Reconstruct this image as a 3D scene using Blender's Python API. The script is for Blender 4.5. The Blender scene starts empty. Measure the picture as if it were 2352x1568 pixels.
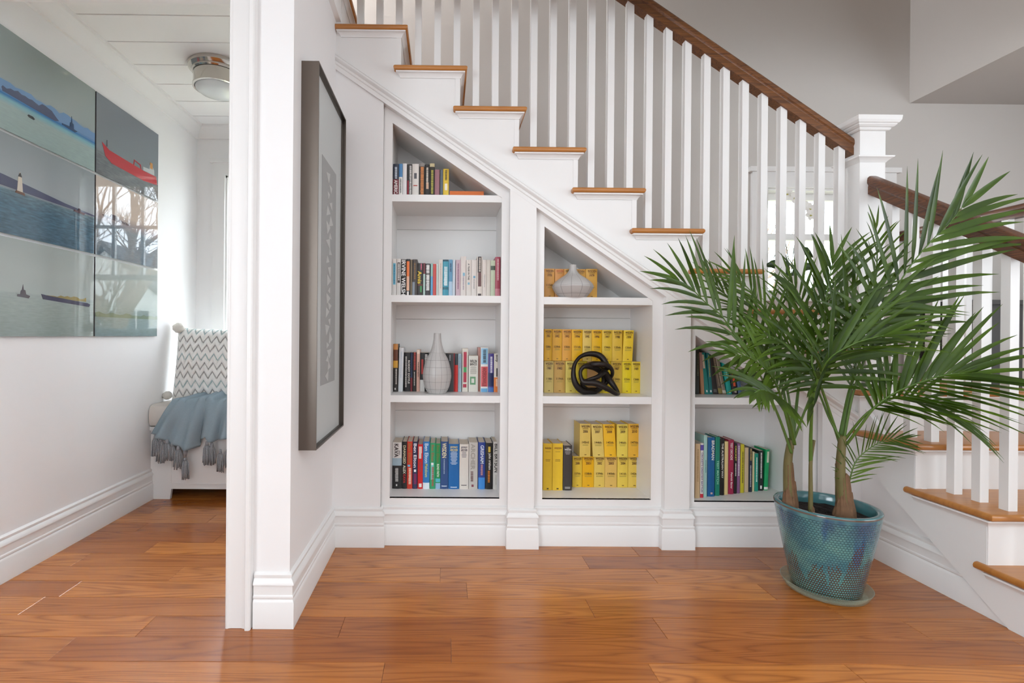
import bpy, math, random
from mathutils import Vector, Matrix
R = random.Random(7)
SC = bpy.context.scene
COL = SC.collection

# ------------------------------------------------------------------ camera
F_PX, PX, PY = 1152.86, 1028.56, 771.97
YAW, PITCH, ROLL = .0069, -.0015, .0084
cam = bpy.data.cameras.new('camera')
cam.sensor_fit = 'HORIZONTAL'
cam.sensor_width = 36.0
cam.lens = F_PX * 36.0 / 2352
cam.shift_x = (1176 - PX) / 2352
cam.shift_y = (PY - 784) / 2352
cam.clip_start = .02
co = bpy.data.objects.new('camera', cam)
COL.objects.link(co)
r0 = Vector((math.cos(YAW), -math.sin(YAW), 0)); f0 = Vector((math.sin(YAW), math.cos(YAW), 0)); u0 = Vector((0, 0, 1))
fw = f0 * math.cos(PITCH) + u0 * math.sin(PITCH)
u1 = -f0 * math.sin(PITCH) + u0 * math.cos(PITCH)
rt = r0 * math.cos(ROLL) + u1 * math.sin(ROLL)
up = -r0 * math.sin(ROLL) + u1 * math.cos(ROLL)
M = Matrix((rt, up, -fw)).transposed().to_4x4()
M.translation = Vector((0, 0, 1))
co.matrix_world = M
SC.camera = co

# ------------------------------------------------------------------ sky, light, exposure
w = bpy.data.worlds.new('sky'); SC.world = w; w.use_nodes = True
bg = w.node_tree.nodes['Background']
bg.inputs[0].default_value = (.86, .93, 1.0, 1)
bg.inputs[1].default_value = SKY = 9.0
SC.view_settings.view_transform = 'Standard'
SC.view_settings.look = 'None'
SC.view_settings.gamma = 1
SC.view_settings.use_curve_mapping = False
SC.view_settings.exposure = 0.06
SC.cycles.use_denoising = True
SC.cycles.max_bounces = 10
SC.cycles.diffuse_bounces = 6
SC.cycles.sample_clamp_indirect = 8

def area(name, loc, rot, sx, sy, power, color=(1, 1, 1), portal=False):
    l = bpy.data.lights.new(name, 'AREA'); l.shape = 'RECTANGLE'; l.size = sx; l.size_y = sy
    l.energy = power; l.color = color
    if portal: l.cycles.is_portal = True
    o = bpy.data.objects.new(name, l); COL.objects.link(o)
    o.location = loc; o.rotation_euler = rot
    return o
PI = math.pi
# added area lamps for light assumed from behind the viewer; front wall is solid
COOL_TINT = (.85, .935, 1.0)  # cool tint set to offset the warm bounce off the floor
area('assumed_front_light_left', (-.75, -3.1, 1.35), (PI/2, 0, 0), 1.8, 2.0, 4, COOL_TINT)
area('assumed_front_light_right', (2.3, -3.1, 1.35), (PI/2, 0, 0), 2.2, 2.0, 24, COOL_TINT)
area('fill_light_right', (4.1, .4, 1.4), (0, PI/2, 0), 1.7, 2.2, 54, COOL_TINT)  # added fill, no window known here; brightens faces turned to the right
area('fill_light_left', (-1.72, -1.2, 1.4), (0, -PI/2, 0), 1.7, 1.8, 85, COOL_TINT)  # unseen lamp added to brighten faces turned left, like the lower string
area('ceiling_bounce_fill', (1.0, -.5, 2.49), (0, 0, 0), 2.4, 1.8, 34, (.9, .96, 1.0))  # soft fill added overhead to even the room, like flash off the ceiling
area('fill_outside_left_room', (-1.25, 4.9, 3.5), (-math.radians(50), 0, 0), 2.4, 1.6, 420, (.9, .95, 1.0))  # artificial lamp added above the window to lift the left room
area('left_window_portal', (-1.23, 3.72, 1.37), (-PI/2, 0, 0), .66, 1.5, 1, portal=True)
area('landing_window_portal', (2.405, 3.34, 1.61), (-PI/2, 0, 0), .72, .69, 1, portal=True)

area('assumed_upstairs_light', (-1.9, 2.7, 3.9), (0, -PI/2, 0), 1.4, .8, 62, (.9, .95, 1.0))  # assumed light from upstairs left, added to brighten the stairwell; no window built

# ------------------------------------------------------------------ helpers
def lin(h):
    h = h.lstrip('#'); c = [int(h[i:i+2], 16) / 255 for i in (0, 2, 4)]
    return tuple(x / 12.92 if x <= .04045 else ((x + .055) / 1.055) ** 2.4 for x in c) + (1,)
MATS = {}
def mat(name, col=None, rough=.5, metal=0, spec=.5, noise=0.0, nscale=20, bump=0.0, ior=None, coat=0):
    if name in MATS: return MATS[name]
    m = bpy.data.materials.new(name); m.use_nodes = True
    nt = m.node_tree; b = nt.nodes['Principled BSDF']
    c = lin(col)
    b.inputs['Base Color'].default_value = c
    b.inputs['Roughness'].default_value = rough
    b.inputs['Metallic'].default_value = metal
    b.inputs['Specular IOR Level'].default_value = spec
    if ior: b.inputs['IOR'].default_value = ior
    if coat: b.inputs['Coat Weight'].default_value = coat; b.inputs['Coat Roughness'].default_value = .08
    if noise or bump:
        tc = nt.nodes.new('ShaderNodeTexCoord'); n = nt.nodes.new('ShaderNodeTexNoise')
        n.inputs['Scale'].default_value = nscale; n.inputs['Detail'].default_value = 4
        nt.links.new(tc.outputs['Object'], n.inputs['Vector'])
        if noise:
            mx = nt.nodes.new('ShaderNodeMix'); mx.data_type = 'RGBA'; mx.blend_type = 'MULTIPLY'
            mx.inputs[0].default_value = 1
            rp = nt.nodes.new('ShaderNodeMapRange')
            rp.inputs[3].default_value = 1 - noise; rp.inputs[4].default_value = 1 + noise * .6
            nt.links.new(n.outputs[0], rp.inputs[0])
            mx.inputs[6].default_value = c
            nt.links.new(rp.outputs[0], mx.inputs[7])
            nt.links.new(mx.outputs[2], b.inputs['Base Color'])
        if bump:
            bp = nt.nodes.new('ShaderNodeBump'); bp.inputs['Strength'].default_value = bump; bp.inputs['Distance'].default_value = .003
            nt.links.new(n.outputs[0], bp.inputs['Height']); nt.links.new(bp.outputs[0], b.inputs['Normal'])
    MATS[name] = m
    return m
def hexmat(h, rough=.42): return mat('print_' + h.strip('#') , h, rough, noise=.05, nscale=60)

WP = {}
class MB:
    """collects faces in world coordinates and builds ONE mesh object"""
    def __init__(s): s.v = []; s.f = []; s.mi = []; s.uv = None
    def add(s, vs, fs, mi=0):
        n = len(s.v); s.v += [tuple(v) for v in vs]
        s.f += [tuple(n + i for i in f) for f in fs]; s.mi += [mi] * len(fs)
        return s
    def box(s, x0, x1, y0, y1, z0, z1, mi=0, c=0):
        if c:
            return s.prism([(x0+c, z0), (x1-c, z0), (x1, z0+c), (x1, z1-c), (x1-c, z1), (x0+c, z1), (x0, z1-c), (x0, z0+c)], y0, y1, mi)
        v = [(x0,y0,z0),(x1,y0,z0),(x1,y1,z0),(x0,y1,z0),(x0,y0,z1),(x1,y0,z1),(x1,y1,z1),(x0,y1,z1)]
        return s.add(v, [(3,2,1,0),(4,5,6,7),(0,1,5,4),(1,2,6,5),(2,3,7,6),(3,0,4,7)], mi)
    def prism(s, poly, a, b, mi=0, axis='y'):
        """poly extruded along an axis from a to b; poly is (x,z) for y, (y,z) for x, (x,y) for z"""
        mk = {'y': lambda p, t: (p[0], t, p[1]), 'x': lambda p, t: (t, p[0], p[1]), 'z': lambda p, t: (p[0], p[1], t)}[axis]
        n = len(poly)
        v = [mk(p, a) for p in poly] + [mk(p, b) for p in poly]
        f = [tuple(range(n)), tuple(range(2*n-1, n-1, -1))] + [(i, n+i, n+(i+1) % n, (i+1) % n) for i in range(n)]
        return s.add(v, f, mi)
    def lathe(s, prof, cx, cy, n=32, mi=0, cap=True, sx=1, sy=1):
        vs = []
        for r, z in prof:
            for k in range(n):
                a = 2*PI*k/n; vs.append((cx + r*math.cos(a)*sx, cy + r*math.sin(a)*sy, z))
        fs = []
        for i in range(len(prof)-1):
            for k in range(n):
                k2 = (k+1) % n; fs.append((i*n+k, i*n+k2, (i+1)*n+k2, (i+1)*n+k))
        if cap:
            fs.append(tuple(range(n-1, -1, -1))); fs.append(tuple((len(prof)-1)*n + k for k in range(n)))
        return s.add(vs, fs, mi)
    def tube(s, pts, rad, n=8, mi=0, flat=1, closed=False):
        pts = [Vector(p) for p in pts]; m = len(pts); vs = []; fs = []
        ref = Vector((0, 0, 1)); prev = None
        for i, p in enumerate(pts):
            if closed: t = pts[(i+1) % m] - pts[i-1]
            else: t = pts[min(i+1, m-1)] - pts[max(i-1, 0)]
            t.normalize()
            if prev is None:
                a = t.cross(ref)
                if a.length < .1: a = t.cross(Vector((1, 0, 0)))
            else: a = prev - t * prev.dot(t)
            a.normalize(); prev = a; b = t.cross(a)
            r = rad[i] if isinstance(rad, (list, tuple)) else rad
            for k in range(n):
                q = 2*PI*k/n; vs.append(p + a*math.cos(q)*r + b*math.sin(q)*r*flat)
        for i in range(m if closed else m-1):
            j = (i+1) % m
            for k in range(n):
                k2 = (k+1) % n; fs.append((i*n+k, i*n+k2, j*n+k2, j*n+k))
        if not closed:
            fs.append(tuple(range(n-1, -1, -1))); fs.append(tuple((m-1)*n+k for k in range(n)))
        return s.add(vs, fs, mi)
    def sweep(s, path, prof, mi=0, closed=False, flip=False):
        """mouldings: path of plan points (x,y); prof of (offset to the right-hand side, z)"""
        n = len(path); m = len(prof); vs = []
        P = [Vector((p[0], p[1])) for p in path]
        for i in range(n):
            if i == 0: d0 = d1 = (P[1]-P[0]).normalized()
            elif i == n-1: d0 = d1 = (P[i]-P[i-1]).normalized()
            else: d0 = (P[i]-P[i-1]).normalized(); d1 = (P[i+1]-P[i]).normalized()
            n0 = Vector((d0.y, -d0.x)); n1 = Vector((d1.y, -d1.x))
            b = (n0+n1); b = b / max(b.dot(n0), .2) if b.length > 1e-6 else n0
            for o, z in prof: vs.append((P[i].x + b.x*o, P[i].y + b.y*o, z))
        fs = []
        for i in range(n-1):
            for k in range(m-1):
                a = i*m+k; fs.append((a, a+m, a+m+1, a+1))
        fs.append(tuple(range(m))); fs.append(tuple((n-1)*m+k for k in range(m-1, -1, -1)))
        return s.add(vs, fs, mi)
    def build(s, name, material, parent=None, smooth=False, label=None, cat=None, group=None, kind=None, keep=False, auto=None):
        me = bpy.data.meshes.new(name)
        xs = [v[0] for v in s.v]; ys = [v[1] for v in s.v]; zs = [v[2] for v in s.v]
        org = Vector(((min(xs)+max(xs))/2, (min(ys)+max(ys))/2, min(zs)))
        me.from_pydata([(v[0]-org.x, v[1]-org.y, v[2]-org.z) for v in s.v], [], s.f)
        for mm in (material if isinstance(material, (list, tuple)) else [material]): me.materials.append(mm)
        if any(s.mi): me.polygons.foreach_set('material_index', s.mi)
        if s.uv:
            L = me.uv_layers.new(name='uv')
            for lp in me.loops: L.data[lp.index].uv = s.uv[lp.vertex_index]
        me.validate()
        import bmesh
        bm = bmesh.new(); bm.from_mesh(me); bmesh.ops.recalc_face_normals(bm, faces=bm.faces[:])
        if auto:
            for e in bm.edges:
                if len(e.link_faces) == 2 and e.calc_face_angle(0) > auto: e.smooth = False
        bm.to_mesh(me); bm.free()
        if smooth or auto: me.polygons.foreach_set('use_smooth', [True]*len(me.polygons))
        me.update()
        o = bpy.data.objects.new(name, me); COL.objects.link(o)
        WP[o] = org
        if parent is not None:
            o.parent = parent; o.location = org - WP[parent]
        else: o.location = org
        return tag(o, label, cat, group, kind)
def tag(o, label=None, cat=None, group=None, kind=None):
    if label: o['label'] = label
    if cat: o['category'] = cat
    if group: o['group'] = group
    if kind: o['kind'] = kind
    return o
def thing(name, loc, label=None, cat=None, group=None, kind=None):
    o = bpy.data.objects.new(name, None); COL.objects.link(o)
    o.location = loc; o.empty_display_size = .05; WP[o] = Vector(loc)
    return tag(o, label, cat, group, kind)
def cat_rom(P, n=6, closed=False):
    P = [Vector(p) for p in P]; m = len(P); out = []
    for i in range(m if closed else m-1):
        if closed: a, b, c, d = P[i-1], P[i], P[(i+1) % m], P[(i+2) % m]
        else: a, b, c, d = P[max(i-1, 0)], P[i], P[i+1], P[min(i+2, m-1)]
        for k in range(n):
            t = k/n
            out.append(.5*((2*b) + (c-a)*t + (2*a-5*b+4*c-d)*t*t + (3*b-a-3*c+d)*t**3))
    if not closed: out.append(P[-1])
    return out
# lettering: collected here, turned into flat letter meshes at the end
TEXTS = []
def letters(name, body, material, parent, p0, ud, vd, L, H):
    """letters starting at p0 running L along ud and H high along vd (world coordinates)"""
    TEXTS.append((name, body, material, parent, Vector(p0), Vector(ud), Vector(vd), L, H))

# ------------------------------------------------------------------ materials
WHITE = mat('white_trim_paint', '#e9e8e7', .38, noise=.02, nscale=3)
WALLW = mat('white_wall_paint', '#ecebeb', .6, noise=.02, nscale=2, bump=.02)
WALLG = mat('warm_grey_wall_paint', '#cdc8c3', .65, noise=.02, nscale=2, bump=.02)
CEILW = mat('ceiling_paint', '#f0efee', .7, noise=.02, nscale=2)
SOFFIT = mat('stair_ceiling_paint', '#c2bcb7', .7, noise=.02, nscale=2)
METAL = mat('brushed_nickel', '#a9a39c', .28, metal=1)
GLASS = bpy.data.materials.new('window_glass'); GLASS.use_nodes = True
_b = GLASS.node_tree.nodes['Principled BSDF']; _b.inputs['Transmission Weight'].default_value = 1; _b.inputs['Roughness'].default_value = 0; _b.inputs['IOR'].default_value = 1.02
_b.inputs['Base Color'].default_value = (.97, .99, 1, 1)

def wood(name, c1, c2, c3, sx=1.0, sy=14.0, sz=1.0, rough=.3, cath=.55, coat=.25, rnd=.22, axis=0):
    m = bpy.data.materials.new(name); m.use_nodes = True; nt = m.node_tree; N = nt.nodes; Lk = nt.links.new
    b = N['Principled BSDF']
    tc = N.new('ShaderNodeTexCoord'); oi = N.new('ShaderNodeObjectInfo')
    off = N.new('ShaderNodeVectorMath'); off.operation = 'SCALE'; off.inputs[0].default_value = (31.7, 17.3, 7.9)
    Lk(oi.outputs['Random'], off.inputs['Scale'])
    mp = N.new('ShaderNodeMapping'); mp.inputs['Scale'].default_value = (sx, sy, sz)
    Lk(tc.outputs['Object'], mp.inputs[0])
    ad = N.new('ShaderNodeVectorMath'); Lk(mp.outputs[0], ad.inputs[0]); Lk(off.outputs[0], ad.inputs[1])
    # cathedral figure: contour lines of a stretched smooth noise
    n1 = N.new('ShaderNodeTexNoise'); n1.inputs['Scale'].default_value = .85; n1.inputs['Detail'].default_value = 1.2; n1.inputs['Distortion'].default_value = .35
    Lk(ad.outputs[0], n1.inputs['Vector'])
    mu = N.new('ShaderNodeMath'); mu.operation = 'MULTIPLY'; mu.inputs[1].default_value = 13; Lk(n1.outputs[0], mu.inputs[0])
    fr = N.new('ShaderNodeMath'); fr.operation = 'PINGPONG'; fr.inputs[1].default_value = .5; Lk(mu.outputs[0], fr.inputs[0])
    pw = N.new('ShaderNodeMapRange'); pw.inputs[1].default_value = .0; pw.inputs[2].default_value = .5; pw.inputs[3].default_value = 1; pw.inputs[4].default_value = 0
    Lk(fr.outputs[0], pw.inputs[0])
    p2 = N.new('ShaderNodeMath'); p2.operation = 'POWER'; p2.inputs[1].default_value = 2.2; Lk(pw.outputs[0], p2.inputs[0])
    # fine pores
    mp2 = N.new('ShaderNodeMapping'); mp2.inputs['Scale'].default_value = (4, 9, 4); Lk(ad.outputs[0], mp2.inputs[0])
    n2 = N.new('ShaderNodeTexNoise'); n2.inputs['Scale'].default_value = 2.2; n2.inputs['Detail'].default_value = 5; Lk(mp2.outputs[0], n2.inputs['Vector'])
    r1 = N.new('ShaderNodeMix'); r1.data_type = 'RGBA'; r1.inputs[6].default_value = lin(c1); r1.inputs[7].default_value = lin(c2); Lk(oi.outputs['Random'], r1.inputs[0])
    k = N.new('ShaderNodeMath'); k.operation = 'MULTIPLY'; k.inputs[1].default_value = cath; Lk(p2.outputs[0], k.inputs[0])
    r2 = N.new('ShaderNodeMix'); r2.data_type = 'RGBA'; Lk(k.outputs[0], r2.inputs[0]); Lk(r1.outputs[2], r2.inputs[6]); r2.inputs[7].default_value = lin(c3)
    mr = N.new('ShaderNodeMapRange'); mr.inputs[1].default_value = .3; mr.inputs[2].default_value = .7; mr.inputs[3].default_value = 1-rnd; mr.inputs[4].default_value = 1+rnd*.6; Lk(n2.outputs[0], mr.inputs[0])
    r3 = N.new('ShaderNodeMix'); r3.data_type = 'RGBA'; r3.blend_type = 'MULTIPLY'; r3.inputs[0].default_value = 1; Lk(r2.outputs[2], r3.inputs[6]); Lk(mr.outputs[0], r3.inputs[7])
    Lk(r3.outputs[2], b.inputs['Base Color'])
    b.inputs['Roughness'].default_value = rough; b.inputs['Coat Weight'].default_value = coat; b.inputs['Coat Roughness'].default_value = .18
    bu = N.new('ShaderNodeBump'); bu.inputs['Strength'].default_value = .06; bu.inputs['Distance'].default_value = .002
    Lk(n2.outputs[0], bu.inputs['Height']); Lk(bu.outputs[0], b.inputs['Normal'])
    return m
OAK = wood('oak_floor', '#c67c36', '#9a551f', '#74360f', rnd=.14, rough=.26)
TREADX = wood('oak_tread_along_depth', '#c58a4a', '#b97c3c', '#8f5420', sx=14, sy=1.0, rnd=.14)
TREADY = wood('oak_tread_across', '#bd7f40', '#b37536', '#96592a', sx=1.0, sy=9, rnd=.07, cath=.3)
RAILW = wood('dark_oak_rail', '#7d4e27', '#6f4220', '#38190a', sx=1.5, sy=30, sz=30, rough=.35, cath=.7, rnd=.3)
RAILY = wood('dark_oak_rail_along_depth', '#6a3e20', '#5f371c', '#2c140a', sx=30, sy=1.5, sz=30, rough=.35, cath=.7, rnd=.3)

# ------------------------------------------------------------------ setting
def slab(name, *b, m=WALLW, parent=None, kind='structure'):
    return MB().box(*b).build(name, m, parent, kind=kind if parent is None else None)
# floor and its planks (rows 0.127 m wide, running along x)
floor = slab('floor', -1.9, 4.35, -3.2, 3.75, -.10, -.012, m=mat('subfloor', '#5a3a22', .7))
ROWS = {-1: [-1.3, -.5, .35, 1.1, 2.0], 0: [-2.4, -.1733, .6328, 1.2377, 2.4], 1: [-2.2, -1.2006, .0296, 1.9], 2: [-2.5, -1.0109, -.3433, .75, 1.6346],
        3: [-1.5, -.75, .546, 1.4436, 2.3], 4: [-1.45, -.65, .0971, 1.2814, 2.2], 5: [-1.85, -1.1081, -.009, .8779, 1.75], 6: [-1.5927, -.8, .6357, 1.4299, 2.1],
        7: [-1.359, -.5, .9], 8: [-1.10, -.3], 9: [-1.55, -.9], 10: [-1.25], 11: [-1.62, -.95], 12: [-1.05], 13: [-1.4], 14: [-1.1], 15: [-1.5], 16: [-1.2]}
for row in range(-9, 17):
    ya = 1.5336 + .1249*(row-1); yb = ya + .1249
    js = ROWS.get(row) or [R.uniform(-2.4, -1.6) + 1.0*k + R.uniform(-.2, .2) for k in range(5)]
    xr = 2.0 if row <= 7 else -.60
    if row <= 2: xr = 3.2
    xs = [-1.79] + [j for j in sorted(js) if (-1.75 if row >= 2 else -2.5) < j < xr-.1] + [xr]
    for a, b in zip(xs, xs[1:]):
        c = .0008
        z = R.uniform(-.0004, .0002)
        p = MB(); p.add([(a+.0004,ya+.0004,-.012),(b-.0004,ya+.0004,-.012),(b-.0004,yb-.0004,-.012),(a+.0004,yb-.0004,-.012),
                         (a+.0004,ya+.0004,z-.0008),(b-.0004,ya+.0004,z-.0008),(b-.0004,yb-.0004,z-.0008),(a+.0004,yb-.0004,z-.0008),
                         (a+c*2,ya+c*2,z),(b-c*2,ya+c*2,z),(b-c*2,yb-c*2,z),(a+c*2,yb-c*2,z)],
                        [(0,1,5,4),(1,2,6,5),(2,3,7,6),(3,0,4,7),(4,5,9,8),(5,6,10,9),(6,7,11,10),(7,4,8,11),(8,9,10,11)])
        p.build('plank', OAK, floor)

# walls
slab('wall_left', -1.90, -1.765, -3.2, 3.75, 0, 2.6)
# far wall of the left room with its window opening
WX0, WX1, WZ0, WZ1, YF = -1.56, -.90, .62, 2.12, 3.575
wf = MB(); wf.box(-1.765, WX0, YF, YF+.12, 0, 2.6); wf.box(WX1, -.5, YF, YF+.12, 0, 2.6)
wf.box(WX0, WX1, YF, YF+.12, 0, WZ0); wf.box(WX0, WX1, YF, YF+.12, WZ1, 2.6); wf.build('wall_far', WALLW, kind='structure')
slab('wall_partition', -.64, -.5235, 1.724, 2.379, 0, 3.4, m=WALLW)
slab('wall_left_room_side', -.74, -.64, 1.86, YF, 0, 2.6)
dj = MB(); dj.box(-.735, -.64, 1.724, 1.86, 0, 2.6); dj.box(-1.765, -.735, 1.724, 1.86, 2.215, 2.6); dj.build('wall_doorway', WALLW, kind='structure')
# stair hall: back wall with landing window, side walls, soffit of the upper floor
BX0, BX1, BZ0, BZ1, YB = 2.045, 2.765, 1.27, 1.955, 3.19
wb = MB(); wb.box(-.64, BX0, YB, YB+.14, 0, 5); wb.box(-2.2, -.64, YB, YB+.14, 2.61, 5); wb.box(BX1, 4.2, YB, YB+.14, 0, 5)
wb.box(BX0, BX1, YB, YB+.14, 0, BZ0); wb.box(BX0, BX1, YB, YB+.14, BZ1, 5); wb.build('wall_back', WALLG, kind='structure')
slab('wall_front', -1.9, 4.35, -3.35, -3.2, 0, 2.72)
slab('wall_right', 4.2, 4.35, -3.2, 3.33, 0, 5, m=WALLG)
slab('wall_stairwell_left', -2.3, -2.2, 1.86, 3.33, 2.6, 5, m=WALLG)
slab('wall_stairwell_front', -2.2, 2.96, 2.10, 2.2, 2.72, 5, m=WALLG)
slab('ceiling_stairwell', -2.3, 4.35, 2.1, 3.33, 5, 5.1, m=CEILW)
slab('ceiling_upper_floor', 2.96, 4.2, 2.1, 3.19, 2.508, 5, m=[SOFFIT][0])
slab('ceiling_main', -1.9, 4.35, -3.2, 2.2, 2.508, 2.72, m=CEILW)
# left room plank ceiling
ceil = slab('ceiling', -1.9, -.5, 1.86, 3.7, 2.475, 2.6, m=CEILW)
y = 1.86 + .03
while y < YF:
    a, b = y, min(y+.2137, YF)
    MB().prism([(a+.002, 2.476), (a+.004, 2.460), (b-.004, 2.460), (b-.002, 2.476)], -1.765, -.74, axis='x').build('board', CEILW, ceil)
    y += .2137

# baseboard profile (distance from the wall face, height)
BP = [(0, 0), (.020, 0), (.020, .088), (.0165, .0955), (.0145, .097), (.0145, .099), (.0175, .103), (.0175, .109), (.014, .113), (.014, .1455), (.0195, .147), (.0185, .154), (.012, .163), (.0085, .1665), (.0085, .169), (.0105, .173), (.0105, .179), (.003, .185), (0, .186)]
MB().sweep([(-1.765, 3.04), (-1.765, -1.0)][::-1], [(o, z) for o, z in BP]).build('baseboard_left', WHITE, kind='structure', auto=.5)
YW, YC, YPIL = 2.379, 2.407, 2.370
path = [(-.642, 1.724), (-.5235, 1.724), (-.5235, YW), (-.2955+.001, YW), (-.2955+.001, YC), (.318, YC), (.318, YPIL), (.431, YPIL), (.431, YC), (1.050, YC), (1.050, YPIL), (1.168, YPIL), (1.168, YC), (1.988, YC), (1.988, 1.70)]
pth = MB().sweep(path, BP)
pth.build('baseboard_center', WHITE, kind='structure', auto=.5)

# door casing of the left room (stands on the doorway wall)
CP = [(-.735, 1.724), (-.735, 1.7065), (-.7315, 1.7045), (-.728, 1.7045), (-.724, 1.7075), (-.715, 1.709), (-.683, 1.709), (-.676, 1.7065), (-.670, 1.7045), (-.6675, 1.7065), (-.6675, 1.698), (-.664, 1.693), (-.652, 1.693), (-.648, 1.697), (-.647, 1.724)]
MB().prism(CP, 0, 2.60, axis='z').build('trim_1', WHITE, kind='structure', auto=.4)
# crown moulding of the left room
CRP = [(0, 2.375), (.012, 2.378), (.016, 2.392), (.028, 2.412), (.048, 2.436), (.052, 2.446), (.062, 2.449), (.064, 2.460), (0, 2.462)]
MB().sweep([(-1.765, 1.86), (-1.765, YF), (-.74, YF)], CRP).build('trim_2', WHITE, kind='structure', auto=.5)

# ------------------------------------------------------------------ windows
def window(n, x0, x1, z0, z1, y, wall_t, cas, muntins, rails, m=WHITE, sill=True, gy=.06):
    t = thing('window_%d' % n, ((x0+x1)/2, y, z0), kind='structure')
    for nm, b in (('casing', (x0-cas, x0, z0-.02, z1+cas)), ('casing', (x1, x1+cas, z0-.02, z1+cas)), ('casing', (x0, x1, z1, z1+cas))):
        MB().box(b[0], b[1], y-.02, y, b[2], b[3]).build(nm, m, t)
    MB().box(x0-cas-.02, x1+cas+.02, y-.035, y, z1+cas, z1+cas+.03).build('head_cap', m, t)
    if sill: MB().box(x0-cas-.02, x1+cas+.02, y-.055, y+wall_t, z0-.035, z0).build('sill', m, t)
    for a, b in ((x0, x0+.012), (x1-.012, x1)): MB().box(a, b, y, y+wall_t, z0, z1).build('jamb', m, t)
    MB().box(x0, x1, y, y+wall_t, z1-.012, z1).build('jamb', m, t)
    mid = rails
    for k, (a, b, dy) in enumerate(((z0, mid+.018, gy), (mid-.018, z1-.012, gy+.03))):
        s = MB(); yy = y+dy
        s.box(x0+.012, x0+.05, yy, yy+.03, a, b); s.box(x1-.05, x1-.012, yy, yy+.03, a, b)
        s.box(x0+.05, x1-.05, yy, yy+.03, a, a+.04); s.box(x0+.05, x1-.05, yy, yy+.03, b-.04, b)
        so = s.build('sash', m, t)
        if k == 1:
            for mx in muntins[0]: MB().box(mx-.011, mx+.011, yy+.004, yy+.026, a+.04, b-.04).build('muntin', m, so)
            for mz in muntins[1]: MB().box(x0+.05, x1-.05, yy+.004, yy+.026, mz-.011, mz+.011).build('muntin', m, so)
        MB().box(x0+.05, x1-.05, yy+.012, yy+.016, a+.04, b-.04).build('pane', GLASS, so)
    return t
window(1, WX0, WX1, WZ0, WZ1, YF, .12, .085, ([-1.30, -1.09], [1.77]), 1.40)
window(2, BX0, BX1, BZ0, BZ1, YB, .14, .10, ([], []), 1.66, gy=.05)

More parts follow.
